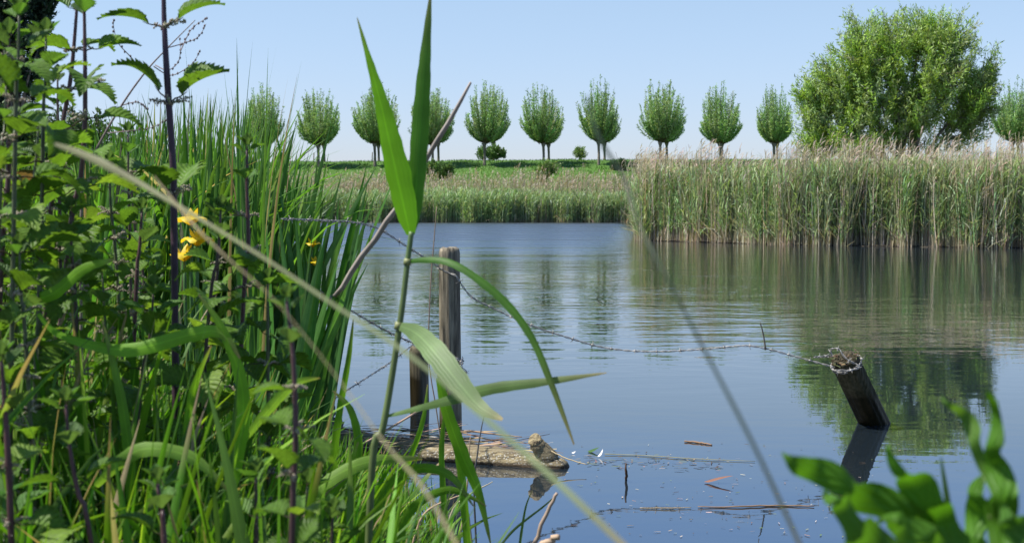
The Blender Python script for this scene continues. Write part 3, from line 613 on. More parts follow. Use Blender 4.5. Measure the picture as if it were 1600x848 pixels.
# dead reed litter around the log (stuff) and single floating pieces
mb = MB(); rng = np.random.default_rng(14)
n = 260; px = rng.uniform(520,790,n); c = np.array([at(p, 325, 6.25+rng.uniform(-0.05,0.35)) for p in px]); c[:,2] = rng.uniform(0.008,0.05,n)+0.045*np.exp(-((px-640)/45)**2)
az = rng.normal(0.0,0.35,n)+np.where(rng.random(n)<0.5,np.pi,0)
P,S = blade_paths(c, az, rng.uniform(0.05,0.33,n), rng.normal(1.52,0.06,n), rng.normal(0.02,0.08,n), 5, rng.uniform(-0.8,0.8,n))
ribbon(mb, P, (0.0035*rng.uniform(0.6,1.8,n))[:,None]*np.array([0.7,1,1,0.9,0.4])[None], S, pick(rng,n,[(0.34,0.24,0.14),(0.20,0.12,0.07),(0.42,0.33,0.2),(0.09,0.06,0.04),(0.15,0.16,0.05)],jit=0.2))
n = 130; px = 905+rng.random(n)*230; yy = 6.22+0.02*rng.normal(size=n)-(px-905)*0.0009+rng.normal(0,0.10,n); c = np.array([[at(p,325,y)[0], y, 0.004] for p,y in zip(px,yy)])
P,S = blade_paths(c, rng.uniform(0,6.28,n), rng.uniform(0.008,0.05,n), np.full(n,1.54), np.full(n,0.02), 3, rng.uniform(-0.5,0.5,n))
ribbon(mb, P, (0.0022*rng.uniform(0.5,1.8,n))[:,None]*np.array([0.8,1,0.3])[None], S, pick(rng,n,[(0.2,0.13,0.07),(0.07,0.05,0.03),(0.12,0.14,0.04),(0.32,0.26,0.16)],jit=0.25))
n = 260; q = np.array([on_water(a, b, 0.003) for a, b in zip(880+rng.random(n)**0.8*560, 690+rng.random(n)*150)])
P,S = blade_paths(q, rng.uniform(0,6.28,n), rng.uniform(0.004,0.028,n), np.full(n,1.55), np.full(n,0.01), 3, rng.uniform(-0.3,0.3,n))
ribbon(mb, P, (0.0018*rng.uniform(0.4,1.8,n))[:,None]*np.array([0.9,1,0.5])[None], S, pick(rng,n,[(0.2,0.13,0.07),(0.07,0.05,0.03),(0.14,0.18,0.05),(0.38,0.34,0.26)],jit=0.25))
o = mb.build('reed_litter', M['dry']); tag(o, 'floating litter of dead reed pieces around and beyond the log', 'plant litter', None, 'stuff')
def stick(name, label, pts, r, col, cat='stick', mat='dry', n=6):
    mb = MB(); P = smooth_path(pts, 14); base = P[0].copy(); P = P-base
    rr = np.interp(np.linspace(0,1,14), np.linspace(0,1,len(r)), r); k = np.random.default_rng(len(label)).normal(0,1,P.shape)*rr[:,None]*0.25
    tube(mb, P+k, rr, col, n); o = mb.build(name, M[mat]); o.location = base; tag(o, label, cat); return o
stick('floating_stick','thin brown stick floating left of the blurred leaves near the bottom',[on_water(1090,791),on_water(1150,791),on_water(1210,789),on_water(1272,790)],[0.002,0.003,0.0035,0.002],(0.27,0.17,0.10))
stick('floating_stick','pale straw floating at the bottom between log and brown stick',[on_water(1000,793),on_water(1045,793),on_water(1080,792)],[0.002,0.002,0.0015],(0.42,0.34,0.22))
stick('floating_stick','short brown stick floating right of the log tip, farther out',[on_water(1070,689),on_water(1092,691),on_water(1112,694)],[0.004,0.005,0.003],(0.24,0.15,0.09))
stick('floating_straw','long thin straw floating in a line away from the log end',[on_water(945,709),on_water(1010,711),on_water(1080,716),on_water(1180,720)],[0.002,0.0018,0.0018,0.0012],(0.30,0.29,0.16))
stick('floating_straw','pale straw poking from the log end over the water',[at(858,702,6.0)+[0,0,0.0],at(885,716,5.95),at(916,725,5.9)],[0.003,0.003,0.002],(0.42,0.34,0.2))
stick('floating_straw','tan reed straw lying above the log past the tall post',[at(700,671,6.6),at(740,674,6.5),at(815,682,6.35)],[0.004,0.005,0.002],(0.33,0.22,0.14))
stick('floating_straw','pink-tan straw slanting from the log up to the short stump',[at(560,697,5.6),at(610,668,5.7),at(655,641,5.8),at(676,637,5.8)],[0.004,0.0045,0.004,0.002],(0.45,0.30,0.22))
stick('twig','dark twig standing up in the water between log and floating leaf',[on_water(978,752,-0.02),on_water(978,752)+[0.002,0,0.03],on_water(978,752)+[-0.002,0,0.075]],[0.004,0.006,0.003],(0.09,0.05,0.03),'twig')
mb = MB()
def flat_leaf(name, label, px, py, az, L, Wd, col, curl=0.3, cat='leaf', mat='dry'):
    mb = MB(); P,S = blade_paths(np.zeros((1,3)), np.array([az]), np.array([L]), np.array([1.2]), np.array([curl*1.2]), 9); ribbon(mb, P, Wd*prof_leaf(9)[None], S, np.array([col]), 0.35)
    o = mb.build(name, M[mat]); o.location = on_water(px,py,0.005); tag(o, label, cat)
flat_leaf('floating_leaf','curled reddish brown dead leaf floating in open water',1100,752,-0.12,0.12,0.018,(0.20,0.10,0.065))
flat_leaf('floating_leaf','small dark green leaf floating past the log end',918,704,0.0,0.055,0.022,(0.05,0.11,0.03),0.1)
flat_leaf('feather','small white feather resting on the water past the log end',934,713,0.9,0.05,0.006,(0.7,0.68,0.66),-0.6,'feather')
flat_leaf('white_blossom','white petal floating beside the log tip',893,707,0.5,0.022,0.009,(0.75,0.72,0.66),0.2,'petal')

# ------------------------------------------------------------------ bank grass (countless)
rng = np.random.default_rng(40)
GC = [(0.085,0.205,0.012),(0.12,0.27,0.015),(0.06,0.145,0.014),(0.19,0.34,0.03),(0.10,0.20,0.06),(0.36,0.30,0.18)]
GP = [0.32,0.22,0.22,0.10,0.10,0.04]
def grassfield(mb, N, y0, y1, x_off, h, w, K, seed, bend=(0.2,1.9), xl=None, shore_pow=1.0, hmax_edge=0.6):
    rng = np.random.default_rng(seed); y = rng.uniform(y0,y1,N); xr = shore_x(y)-x_off; xl_ = -0.39*y-0.2 if xl is None else xl+0*y
    x = xl_+(xr-xl_)*rng.random(N)**shore_pow; z = bank_z(x,y); d = shore_x(y)-x
    hh = rng.uniform(h[0],h[1],N)*np.clip(hmax_edge+d*0.6,0,1)
    cap = np.maximum(0.07, 1.1-0.172*y-z)*rng.uniform(0.6,1.25,N)*(1+np.clip(d-0.25,0,3)*2.2); hh = np.where(y<7, np.minimum(hh, cap), hh)
    az = rng.uniform(0,6.28,N); P,S = blade_paths(np.column_stack([x,y,z-0.02]), az, hh, np.abs(rng.normal(0.08,0.16,N)), rng.uniform(bend[0],bend[1],N)*rng.random(N), K, rng.normal(0,0.7,N))
    c = pick(rng,N,GC,GP,0.2)
    cc = np.repeat(c[:,None],K,1); s = np.linspace(0,1,K)[None,:,None]; tipdry = (rng.random(N)<0.12)[:,None,None]
    cc = np.where(tipdry & (s>0.85), np.array([0.30,0.22,0.12]), cc)
    ribbon(mb, P, (w*rng.uniform(0.5,1.35,N))[:,None]*prof_grass(K)[None], S, cc, 0.35)
mb = MB()
grassfield(mb, 5200, 1.75, 3.4, 0.0, (0.30,0.62), 0.0052, 9, 41)
grassfield(mb, 5200, 3.2, 6.0, 0.0, (0.35,0.80), 0.0062, 8, 42, hmax_edge=0.42)
grassfield(mb, 1500, 1.55, 2.9, 0.05, (0.45,0.80), 0.0085, 11, 47, (0.3,1.9), hmax_edge=0.5)
grassfield(mb, 650, 1.5, 3.6, 0.05, (0.35,0.75), 0.0105, 11, 45, (0.4,2.2))
grassfield(mb, 500, 3.4, 6.2, 0.1, (0.4,0.95), 0.0115, 9, 46, (0.2,1.8), hmax_edge=0.4)
grassfield(mb, 5000, 5.5, 10.5, 0.05, (0.6,1.15), 0.008, 7, 43, (0.1,1.2))
grassfield(mb, 4000, 10, 24, 0.1, (0.7,1.25), 0.012, 5, 44, (0.1,1.0))
o = mb.build('bank_grass', M['grass']); tag(o, 'dense green grass covering the near bank', 'grass', None, 'stuff')
# tall broad reed leaves behind the nettles
mb = MB(); N = 850; y = rng.uniform(6.0,10.5,N); px = rng.uniform(130,425,N); x = (px-800)/FPX*y; z = bank_z(x,y)
topy = np.interp(px,[130,200,300,360,400,425],[215,165,150,150,190,235])+np.abs(rng.normal(0,40,N)); zt = CAM_Z+(325-topy)/FPX*y
P,S = blade_paths(np.column_stack([x,y,z]), rng.normal(0.1,1.4,N), (zt-z)*1.03, np.abs(rng.normal(0.04,0.10,N)), rng.uniform(0,0.35,N)+(rng.random(N)<0.22)*rng.uniform(0.4,1.5,N), 8, rng.normal(0,0.6,N))
ribbon(mb, P, (0.0165*rng.uniform(0.6,1.25,N))[:,None]*prof_grass(8,0.3)[None], S, pick(rng,N,[(0.07,0.17,0.02),(0.10,0.22,0.03),(0.05,0.12,0.025),(0.14,0.23,0.09),(0.30,0.25,0.15)],[0.32,0.25,0.27,0.12,0.04],0.18), 0.4)
N = 26; y = rng.uniform(4,6,N); px = np.concatenate([rng.uniform(325,412,16), rng.uniform(150,300,10)]); x=(px-800)/FPX*y; z=bank_z(x,y); topy = np.where(np.arange(N)<16, rng.uniform(45,190,N), rng.uniform(130,230,N)); zt = CAM_Z+(325-topy)/FPX*y
P,S = blade_paths(np.column_stack([x,y,z]), rng.normal(0.5,1.2,N), (zt-z)*1.02, np.abs(rng.normal(0.02,0.04,N)), rng.uniform(0,0.3,N), 9, rng.normal(0,0.6,N))
ribbon(mb, P, (0.006*rng.uniform(0.5,1.5,N))[:,None]*prof_grass(9,0.3)[None], S, pick(rng,N,[(0.06,0.15,0.02),(0.08,0.18,0.03),(0.2,0.16,0.1)],[0.5,0.35,0.15]), 0.4)
o = mb.build('reed_leaves', M['grass']); tag(o, 'tall upright reed leaves behind the nettles on the left', 'reeds', None, 'stuff')

# ------------------------------------------------------------------ iris clumps
def iris(label, px, Y, n, h, spread, lean, seed, flowers=()):
    rng = np.random.default_rng(seed); x = (px-800)/FPX*Y; b = np.array([x,Y,float(bank_z(np.array(x),np.array(Y)))])
    b[2] = max(b[2],-0.1); root = empty('iris_clump', b); tag(root, label, 'iris plant', 'yellow iris clumps at the water edge')
    for k in range(n):
        mb = MB(); az = 0.0 if rng.random()<0.62 else np.pi
        az += rng.normal(0,0.5); th = abs(rng.normal(0.10,0.10))+lean*(1 if math.cos(az)>0 else -0.6); L = h*rng.uniform(0.62,1.08)
        P,S = blade_paths(np.array([[0,0,0.]]), np.array([az]), np.array([L]), np.array([th]), np.array([abs(rng.normal(0.06,0.12))]), 12, None)
        T_ = norm(np.gradient(P,axis=1)); S = norm(np.cross(T_, np.array([0,1.0,0]))); N_ = np.cross(S,T_); ph = rng.normal(0,0.5); S = S*math.cos(ph)+N_*math.sin(ph)
        s = np.linspace(0,1,12); pr = np.maximum(0.02, np.where(s<0.6, 0.8+0.2*s/0.6, 1-((s-0.6)/0.4)**1.7))
        c = pick(rng,1,[(0.07,0.19,0.03),(0.11,0.24,0.06),(0.055,0.14,0.03)],jit=0.12)
        ribbon(mb, P, (0.015*rng.uniform(0.75,1.2)*pr)[None], S, c, 0.15); o = mb.build('leaf', M['grass'], root); o.location = (rng.normal(0,spread), rng.normal(0,spread), -0.03)
    for (fx,fy) in flowers:
        t = at(fx,fy,Y)-b; mb = MB(); tube(mb, smooth_path([[0.02,0,0],[t[0]*0.6,t[1]*0.6,t[2]*0.6],t],8), np.linspace(0.006,0.004,8), (0.06,0.14,0.03), 6)
        st = mb.build('flower_stalk', M['stem'], root); mb = MB()
        for q in range(3):
            a = q*2.09+rng.uniform(0,1); P,S = blade_paths(np.array([t]), np.array([a]), np.array([0.06]), np.array([0.4]), np.array([2.6]), 8); ribbon(mb, P, (0.024*np.sin(np.linspace(0.15,3.0,8)**1.0*1.0))[None].clip(0.003), S, np.array([[0.75,0.56,0.02]]), 0.2)
            P,S = blade_paths(np.array([t]), np.array([a+1.05]), np.array([0.048]), np.array([0.3]), np.array([0.5]), 6); ribbon(mb, P, (0.013*prof_leaf(6))[None], S, np.array([[0.72,0.55,0.03]]), 0.3)
        mb.build('flower', M['petal'], root)
iris('iris clump with tall sword leaves rising against the far dike', 440, 6.6, 26, 1.32, 0.10, 0.03, 51)
iris('iris clump whose pointed leaves lean out over the water', 462, 6.3, 22, 1.12, 0.09, 0.10, 52, [(488,386),(493,415)])
iris('dense iris clump left of the tallest leaves, in shade', 400, 6.5, 24, 1.3, 0.12, 0.02, 53)
iris('low iris clump with leaf tips beside the upper wire', 445, 5.6, 16, 0.95, 0.08, 0.08, 54)
iris('iris clump with three yellow flowers deep in the grass', 300, 3.4, 12, 0.75, 0.06, 0.05, 55, [(298,352),(309,384),(288,408)])
iris('iris clump behind the nettles left of the wire', 385, 7.2, 22, 1.25, 0.15, 0.02, 56)

# ------------------------------------------------------------------ nettles
def nettle_leaf_mesh(seed, droop=0.9, fold=0.35, col=(0.05,0.115,0.022)):
    rng = np.random.default_rng(seed); mb = MB(); K = 27; cr = np.array([-1,-0.66,-0.33,0,0.33,0.66,1.0])
    s = np.linspace(0,1,K); w = 0.39*np.maximum(0,np.sin(np.pi*s**0.60))**0.80*(1-0.25*s)
    th = -0.25+droop*s**1.3+0.05*np.sin(7*s+seed); dx = np.cos(th)/K; dz = -np.sin(th)/K
    y = np.cumsum(dx); z = np.cumsum(dz); pet = 0.26
    V = np.zeros((K,7,3)); Cc = np.zeros((K,7,3)); U = np.zeros((K,7,2))
    side = rng.normal(0,0.12)
    for i in range(K):
        tooth = 1+ (0.17 if i%2 else -0.10)*(0.3+0.7*(s[i]>0.04))
        for j,c in enumerate(cr):
            ww = w[i]*(tooth if abs(c)==1 else 1)
            fl = fold*abs(c)*w[i]-0.35*max(0,abs(c)-0.6)*w[i]*fold
            rip = 0.010*math.cos(2*math.pi*6*(s[i]-0.22*abs(c)))*(abs(c)>0.1)
            fwd = 0.06*abs(c)*(1 if abs(c)==1 else 0)*(1 if i%2 else 0)
            V[i,j] = (c*ww+side*s[i]**2, pet+y[i]*0.95+fwd, z[i]+pet*0.12+fl+rip)
            U[i,j] = (c, s[i]); Cc[i,j] = np.array(col)*(1.1 if j==3 else 1)
    idx = np.arange(K*7).reshape(K,7); F = np.stack([idx[:-1,:-1],idx[:-1,1:],idx[1:,1:],idx[1:,:-1]],-1)
    mb.add(V, F, Cc.reshape(-1,3), U)
    tube(mb, smooth_path([[0,0,0],[0,pet*0.5,0.05],[0,pet,pet*0.12],[0,pet+0.15,pet*0.12+0.02]],6), [0.020,0.016,0.015,0.013,0.010,0.004], (0.09,0.07,0.04), 5)
    return mb.mesh('leaf', M['nettle'])
NL = [nettle_leaf_mesh(100+i, d, f, c) for i,(d,f,c) in enumerate([(0.9,0.5,(0.085,0.17,0.02)),(1.3,0.4,(0.10,0.19,0.022)),(0.5,0.6,(0.12,0.23,0.028)),(1.7,0.5,(0.08,0.16,0.02)),(1.1,0.3,(0.16,0.26,0.035)),(0.7,0.8,(0.095,0.18,0.022))])]
NY = [nettle_leaf_mesh(130+i, d, 0.7, c) for i,(d,c) in enumerate([(0.2,(0.085,0.19,0.035)),(0.5,(0.11,0.22,0.04)),(-0.2,(0.09,0.16,0.05))])]
NB = [nettle_leaf_mesh(140+i, d, 0.4, c) for i,(d,c) in enumerate([(1.0,(0.14,0.085,0.045)),(0.7,(0.12,0.10,0.04))])]
def catkin_mesh(seed):
    rng = np.random.default_rng(seed); mb = MB()
    for k in range(5):
        a = rng.uniform(0,6.28); n = 14; P,_ = blade_paths(np.zeros((1,3)), np.array([a]), np.array([rng.uniform(0.5,1.0)]), np.array([rng.uniform(0.7,1.2)]), np.array([rng.uniform(0.5,1.6)]), n); P=P[0]
        tube(mb, P, 0.012, (0.12,0.15,0.06), 4)
        for p in P[2:]:
            for q in range(2):
                c = p+rng.normal(0,0.035,3); r = rng.uniform(0.03,0.055); colr = random.choice([(0.30,0.24,0.17),(0.22,0.24,0.12),(0.36,0.29,0.22)])
                tube(mb, [c-[0,0,r],c,c+[0,0,r]], [r*0.3,r,r*0.3], colr, 4)
    return mb.mesh('flower_cluster', M['stem'])
CK = [catkin_mesh(160+i) for i in range(4)]
def nettle(label, pts, Y, leaf=0.07, pairs=7, seed=0, az0=None, cat_=True, stemr=0.0042, spacing=None, gap=1.0, top=True, down=True, stemcol=(0.075,0.035,0.035), azlist=None, startpair=0.0, ydrift=0.0):
    """pts: photo positions from the top down; the stem is carried on to the ground"""
    rng = np.random.default_rng(seed); n = len(pts); W = [at(p[0],p[1],Y+ydrift*i/(n-1 if n>1 else 1)) for i,p in enumerate(pts)]
    W = [np.array(p) for p in W]; last = W[-1].copy(); g = float(bank_z(np.array(last[0]),np.array(last[1])))
    if down and last[2] > g+0.05:
        dv = (W[-1]-W[-2]); dv = dv/max(1e-6,abs(dv[2])); e = last+dv*(last[2]-g)*0.6; e[2] = g-0.02; W.append(e)
    base = W[-1].copy(); root = empty('nettle', base); tag(root, label, 'nettle', 'stinging nettles on the near bank')
    P = smooth_path(W, 40)-base; seg = np.linalg.norm(np.diff(P,axis=0),axis=1); s = np.concatenate([[0],np.cumsum(seg)]); Ltot = s[-1]
    mb = MB(); q = np.linspace(0,Ltot,60); C = np.column_stack([np.interp(q,s,P[:,i]) for i in range(3)])
    colr = np.array(stemcol)[None]*np.ones((60,1))*(1+0.25*rng.normal(size=(60,1)).clip(-1,1)*0.5); tube(mb, C, np.interp(q,[0,Ltot*0.15,Ltot],[stemr*0.45,stemr*0.85,stemr*1.15]), colr, 8)
    # stinging hairs as fine spines
    hn = 140; hi = rng.integers(2,58,hn); hb = C[hi]; hd = rand_dirs(rng,hn)*np.array([1,1,0.2]); hd = norm(hd); diamonds(mb, hb+hd*stemr*0.7, hd, norm(np.cross(hd,[0,0.3,1])), np.full(hn,0.004), np.full(hn,0.0004), np.tile([[0.35,0.33,0.28]],(hn,1)))
    mb.build('stem', M['stem'], root)
    d = 0.012; a = rng.uniform(0,3.14) if az0 is None else az0
    for k in range(pairs):
        step = spacing*(0.55+0.45*min(1,k/2)) if spacing else 0.02+0.014*k
        if k==0: d = startpair if startpair else 0.01
        else: d += step*gap
        if d > Ltot-0.02: break
        c = np.array([np.interp(d,s,P[:,i]) for i in range(3)]); aa = a if azlist is None else azlist[min(k,len(azlist)-1)]
        size = leaf*min(1,0.42+0.18*k)*rng.uniform(0.85,1.12) if top else leaf*rng.uniform(0.85,1.12)
        for sgn in (0,1):
            if rng.random()<0.05: continue
            young = k<2 and top; me = random.Random(seed*31+k*7+sgn).choice(NY if young else (NB if rng.random()<0.025 else NL))
            o = link('leaf', me, root); o.location = c; o.scale = (size,)*3
            pitch = (0.45-0.15*k if young else rng.normal(0.12,0.38))
            o.rotation_euler = (pitch, rng.normal(0,0.2), aa+sgn*np.pi-np.pi/2+rng.normal(0,0.12))
        if cat_ and (k>=2 or not top) and rng.random()<0.85:
            o = link('flower_cluster', random.Random(seed+k).choice(CK), root); o.location = c; o.scale=(leaf*0.42,)*3; o.rotation_euler=(0,0,rng.uniform(0,6.28))
        a += np.pi/2+rng.normal(0,0.12)
    if top and cat_ is not None:
        for k in range(4):
            o = link('leaf', NY[k%3], root); o.location=(P[0]); o.scale=(leaf*0.32,)*3; o.rotation_euler=(0.75,0,k*1.57+0.4)
    return root
nettle('tall bare nettle with thick purple stem against the sky', [(255,-60),(257,45),(264,165),(271,270),(272,360)], 2.35, 0.100, 3, 1, spacing=0.160, startpair=0.111, azlist=[0.12,0.0,1.4], top=False, stemr=0.0064, stemcol=(0.05,0.025,0.04))
nettle('nettle with flower strings left of the bare purple stem', [(131,-25),(133,110),(132,210),(124,290),(104,410)], 2.3, 0.090, 9, 2, az0=0.4, spacing=0.055, stemr=0.0045)
nettle('leaning nettle stem behind the flowering one', [(124,-40),(112,110),(97,200),(84,300),(75,400)], 2.5, 0.085, 9, 3, az0=1.2, spacing=0.07, stemr=0.0045)
nettle('nettle at the left edge with reddish stem', [(14,60),(14,180),(12,300),(2,420)], 2.1, 0.085, 8, 4, az0=0.2, spacing=0.06, stemr=0.0045)
nettle('nettle with pink blurred top rising left of the blue water', [(448,470),(458,560),(462,680),(456,860)], 1.35, 0.05, 8, 5, az0=0.3, spacing=0.042, stemr=0.0034, stemcol=(0.07,0.035,0.035))
nettle('young nettle with bronze top leaves near the bottom left', [(103,632),(108,690),(122,770),(145,862)], 1.5, 0.062, 6, 6, az0=0.1, spacing=0.045, stemr=0.0032, cat_=False)
nettle('nettle with star-shaped top at the bottom, left of the straw stems', [(246,755),(252,800),(258,870)], 1.5, 0.062, 5, 7, az0=0.2, spacing=0.035, cat_=False)
nettle('nettle in front of the reeds right of the bare purple stem', [(386,232),(386,300),(388,390),(380,480)], 2.4, 0.075, 8, 8, az0=0.1, spacing=0.06)
nettle('shaded nettle in the middle of the grass below the purple stem', [(222,330),(218,390),(212,470)], 2.4, 0.07, 6, 9, az0=0.7, spacing=0.06)
nettle('nettle stem at the lower left edge without flowers', [(2,560),(8,640),(14,740),(18,860)], 1.5, 0.06, 6, 10, az0=1.0, spacing=0.06)
spots = [(60,200,2.2,'nettle between the left edge and the flowering nettle'),(40,300,2.4,'bushy nettle low at the left edge under the blurred straw'),(170,255,2.6,'nettle under the purple stem top, in front of the reeds'),
 (345,330,2.3,'broad-leaved nettle left of the iris, half in shade'),(60,430,2.0,'nettle with pale sunlit leaves at mid left'),
 (20,500,1.9,'sunlit nettle at the left edge above the bronze one'),(20,740,1.6,'large pale nettle leaves in the bottom left corner'),(400,745,1.7,'nettle with yellowing leaves left of the dark stem at the bottom'),
 (480,760,1.8,'nettle among the grass right of the dark stem at the bottom'),(90,120,2.5,'nettle top against the dark tree'),(30,20,1.9,'topmost nettle in the left corner'),
 (200,210,2.9,'nettle top in front of the tall reed leaves'),(72,60,2.1,'nettle with drooping leaves in front of the dark tree'),(345,345,2.7,'shaded nettle in the reeds right of the yellow flowers'),(418,440,2.3,'nettle just above the pink topped nettle, beside the irises'),(240,455,2.2,'nettle right under the long horizontal blade'),(160,430,2.4,'nettle in shade between leaning stem and purple stem'),(205,285,3.0,'nettle against the tall reeds left of the purple stem'),
 (10,130,2.0,'nettle cut by the left edge below the topmost one'),(110,330,2.1,'nettle between the two leaning stems at mid left'),
 (30,390,1.9,'broad nettle at the left edge level with the yellow flowers'),
 (520,800,1.7,'nettle leaves low at the bottom under the arching blades')]
for i,(px,py,Y,lab) in enumerate(spots):
    rr = random.Random(i+200); dxx = rr.uniform(-25,25)
    nettle(lab, [(px,py),(px+dxx*0.3,py+80),(px+dxx,py+180)], Y, rr.uniform(0.062,0.085), 9, 60+i, spacing=rr.uniform(0.040,0.056), stemr=0.0034, stemcol=((0.07,0.085,0.035),(0.06,0.04,0.03))[i%2], cat_=(i%3!=0))

# dry branching weed behind the bare nettle
mb = MB(); YW = 2.9; w0 = at(120,330,YW); w0[2] = float(bank_z(np.array(w0[0]),np.array(w0[1]))); root = empty('dry_weed', w0); tag(root, 'thin dead weed with seeds on fine bent branches beside the purple nettle stem', 'dry weed')
tube(mb, smooth_path([w0, at(128,290,YW), at(150,235,YW), at(190,165,YW), at(228,112,YW), at(262,75,YW), at(305,32,YW)],40)-w0, np.linspace(0.0035,0.0009,40), (0.20,0.15,0.13), 6); mb.build('stem', M['stem'], root)
rng = np.random.default_rng(77)
for br in ([(226,115),(205,90),(185,68),(178,45),(177,30)],[(243,102),(262,110),(278,98),(282,80),(281,62)],[(262,75),(290,67),(310,58),(322,38)],[(168,208),(200,205),(235,200),(262,187)],[(190,165),(215,160),(232,172)],[(282,80),(300,45),(325,28)],[(240,104),(268,118),(300,100),(313,78)]):
    mb = MB(); p = smooth_path([at(a,b,YW+rng.uniform(-0.05,0.05)) for a,b in br], 24)-w0; tube(mb, p, np.linspace(0.0013,0.0005,24), (0.18,0.13,0.11), 5)
    for i in range(6,24,2):
        c = p[i]+rng.normal(0,0.001,3); tube(mb, [c-[0,0,0.003],c,c+[0,0,0.003]], [0.0006,0.0024,0.0006], (0.14,0.10,0.09), 5)
    mb.build('branch', M['stem'], root)
# ------------------------------------------------------------------ close single blades and stalks
def hblade(parent, name, pts, Y, width, col, mat='grass', fold=0.3, K=26, prof=None, side=None, yd=0.0, tipcol=None, twist=0.0, wave=0.0):
    """one blade through photo positions; Y may be a list; width in metres (half) list along the blade"""
    n = len(pts); Ys = Y if isinstance(Y,(list,tuple)) else [Y+yd*i/(n-1) for i in range(n)]
    W = [at(p[0],p[1],y) for p,y in zip(pts,Ys)]; P = smooth_path(W, K); base = np.array(parent.location) if parent else P[0].copy(); P = P-base
    T = norm(np.gradient(P,axis=0)); view = norm(P+base-np.array([0,0,CAM_Z])); S = norm(np.cross(T, view)); Nn = np.cross(S,T)
    if side is not None:
        ph = np.interp(np.linspace(0,1,K), np.linspace(0,1,len(side)), side)[:,None]; S = S*np.cos(ph)+Nn*np.sin(ph)
    wd = np.interp(np.linspace(0,1,K), np.linspace(0,1,len(width)), width)
    if wave:
        q = np.linspace(0,1,K); wd = wd*(1+wave*np.sin(q*31+pts[0][0])+wave*0.8*np.sin(q*13+pts[-1][0])); P = P+S*(0.002*np.sin(q*17+pts[0][0]))[:,None]+Nn*(0.004*np.sin(q*23+pts[-1][1]))[:,None]
    C = np.tile(np.array(col,float),(K,1)); 
    if tipcol is not None: f = np.linspace(0,1,K)[:,None]**2; C = C*(1-f)+np.array(tipcol)*f
    if mat=='grass':
        f = np.linspace(0,1,K)[:,None]**10; C = C*(1-f)+np.array([0.32,0.24,0.12])*f; C = C*(1+0.10*np.sin(np.linspace(0,40,K)+pts[0][0])[:,None]*np.linspace(0.2,1,K)[:,None]); wd = wd*(1+0.05*np.sin(np.linspace(0,1,K)*57+pts[0][1]))
    mb = MB(); ribbon(mb, P[None], wd[None], S[None], C[None], fold); o = mb.build(name, M[mat], parent)
    if not parent: o.location = base
    return o
YR = 2.0
g0 = at(560,800,YR); g0[2] = float(bank_z(np.array(g0[0]),np.array(g0[1])))
reed = empty('reed_plant', g0); tag(reed, 'young reed with two upright leaves forming a V above the water', 'reed')
mb = MB(); Pn = smooth_path([at(643,362,YR),at(637,408,YR),at(627,490,YR),at(612,590,YR),at(598,670,YR),at(580,750,YR),g0],30); tube(mb, Pn-g0, np.linspace(0.0038,0.0058,30), cols_along(np.array([[0.10,0.17,0.05]]), np.array([[0.11,0.15,0.05]]),30)[0], 10)
mb.build('stem', M['stem'], reed)
mb = MB()
for (a,b) in ((at(637.5,404,YR),at(636,414,YR)),(at(623.5,503,YR),at(621.5,515,YR))): tube(mb, [a-g0,b-g0], [0.0056,0.0058], (0.22,0.24,0.09), 10)
mb.build('node', M['stem'], reed)
hblade(reed,'leaf',[(641,366),(630,320),(612,240),(594,160),(575,90),(558,28)],YR,[0.007,0.0185,0.0212,0.0158,0.009,0.004,0.0006],(0.17,0.42,0.012),fold=0.25,side=[0.55,0.6,0.5])
hblade(reed,'leaf',[(643,366),(648,320),(654,240),(660,150),(666,70),(673,-12)],YR+0.015,[0.004,0.010,0.0125,0.0125,0.010,0.006,0.001],(0.075,0.20,0.018),fold=0.45)
hblade(reed,'leaf',[(636,408),(665,405),(700,408),(740,430),(790,472),(830,525),(862,600),(897,694)],[2.0,1.98,1.96,1.94,1.92,1.9,1.88,1.86],[0.003,0.0045,0.0055,0.0055,0.006,0.005,0.0045,0.001],(0.06,0.16,0.02),fold=0.5,side=[0.3,0.5,0.3,0.2,0.0])
hblade(reed,'leaf',[(622,508),(650,520),(680,550),(715,595),(750,635),(785,655)],[2.0,1.95,1.9,1.86,1.83,1.8],[0.004,0.013,0.0165,0.015,0.009,0.002],(0.17,0.26,0.10),fold=0.15,side=[0.1,0.0,0.2])
hblade(reed,'leaf',[(603,650),(650,638),(700,625),(770,606),(850,596),(948,582)],[2.0,1.98,1.95,1.92,1.9,1.88],[0.002,0.004,0.006,0.0085,0.0075,0.005,0.0005],(0.12,0.20,0.06),fold=0.3,side=[0.5,0.2,0.2])
st = stick('dry_reed','long grey dry stalk slanting up in front of the sky',[at(524,462,2.6),at(560,410,2.55),at(610,340,2.5),at(655,270,2.45),at(690,210,2.4),at(735,130,2.35)],[0.0045,0.006,0.0055,0.0042,0.0048,0.0022],(0.36,0.31,0.27),'stalk')
for pts,lab,r in (([(682,323),(678,380),(672,460),(670,560),(682,640),(690,700)],'thin dry stem standing left of the tall post',0.0024),
                  ([(525,700),(470,480),(520,420),(560,360)],'',0)):
    if r: stick('dry_reed',lab,[at(a,b,5.0) for a,b in pts],[0.001,r,r,r,r],(0.28,0.2,0.14),'stem')
stick('dry_reed','jointed dry reed stem rising at the bottom centre',[at(828,880,2.6),at(840,835,2.6),at(855,800,2.6),at(870,770,2.6)],[0.0045,0.0042,0.0038,0.003],(0.36,0.27,0.2),'stem')
stick('dry_reed','broken pale reed stub at the bottom edge',[at(835,872,2.2),at(850,850,2.2),at(873,838,2.2)],[0.007,0.007,0.005],(0.46,0.33,0.22),'stem')
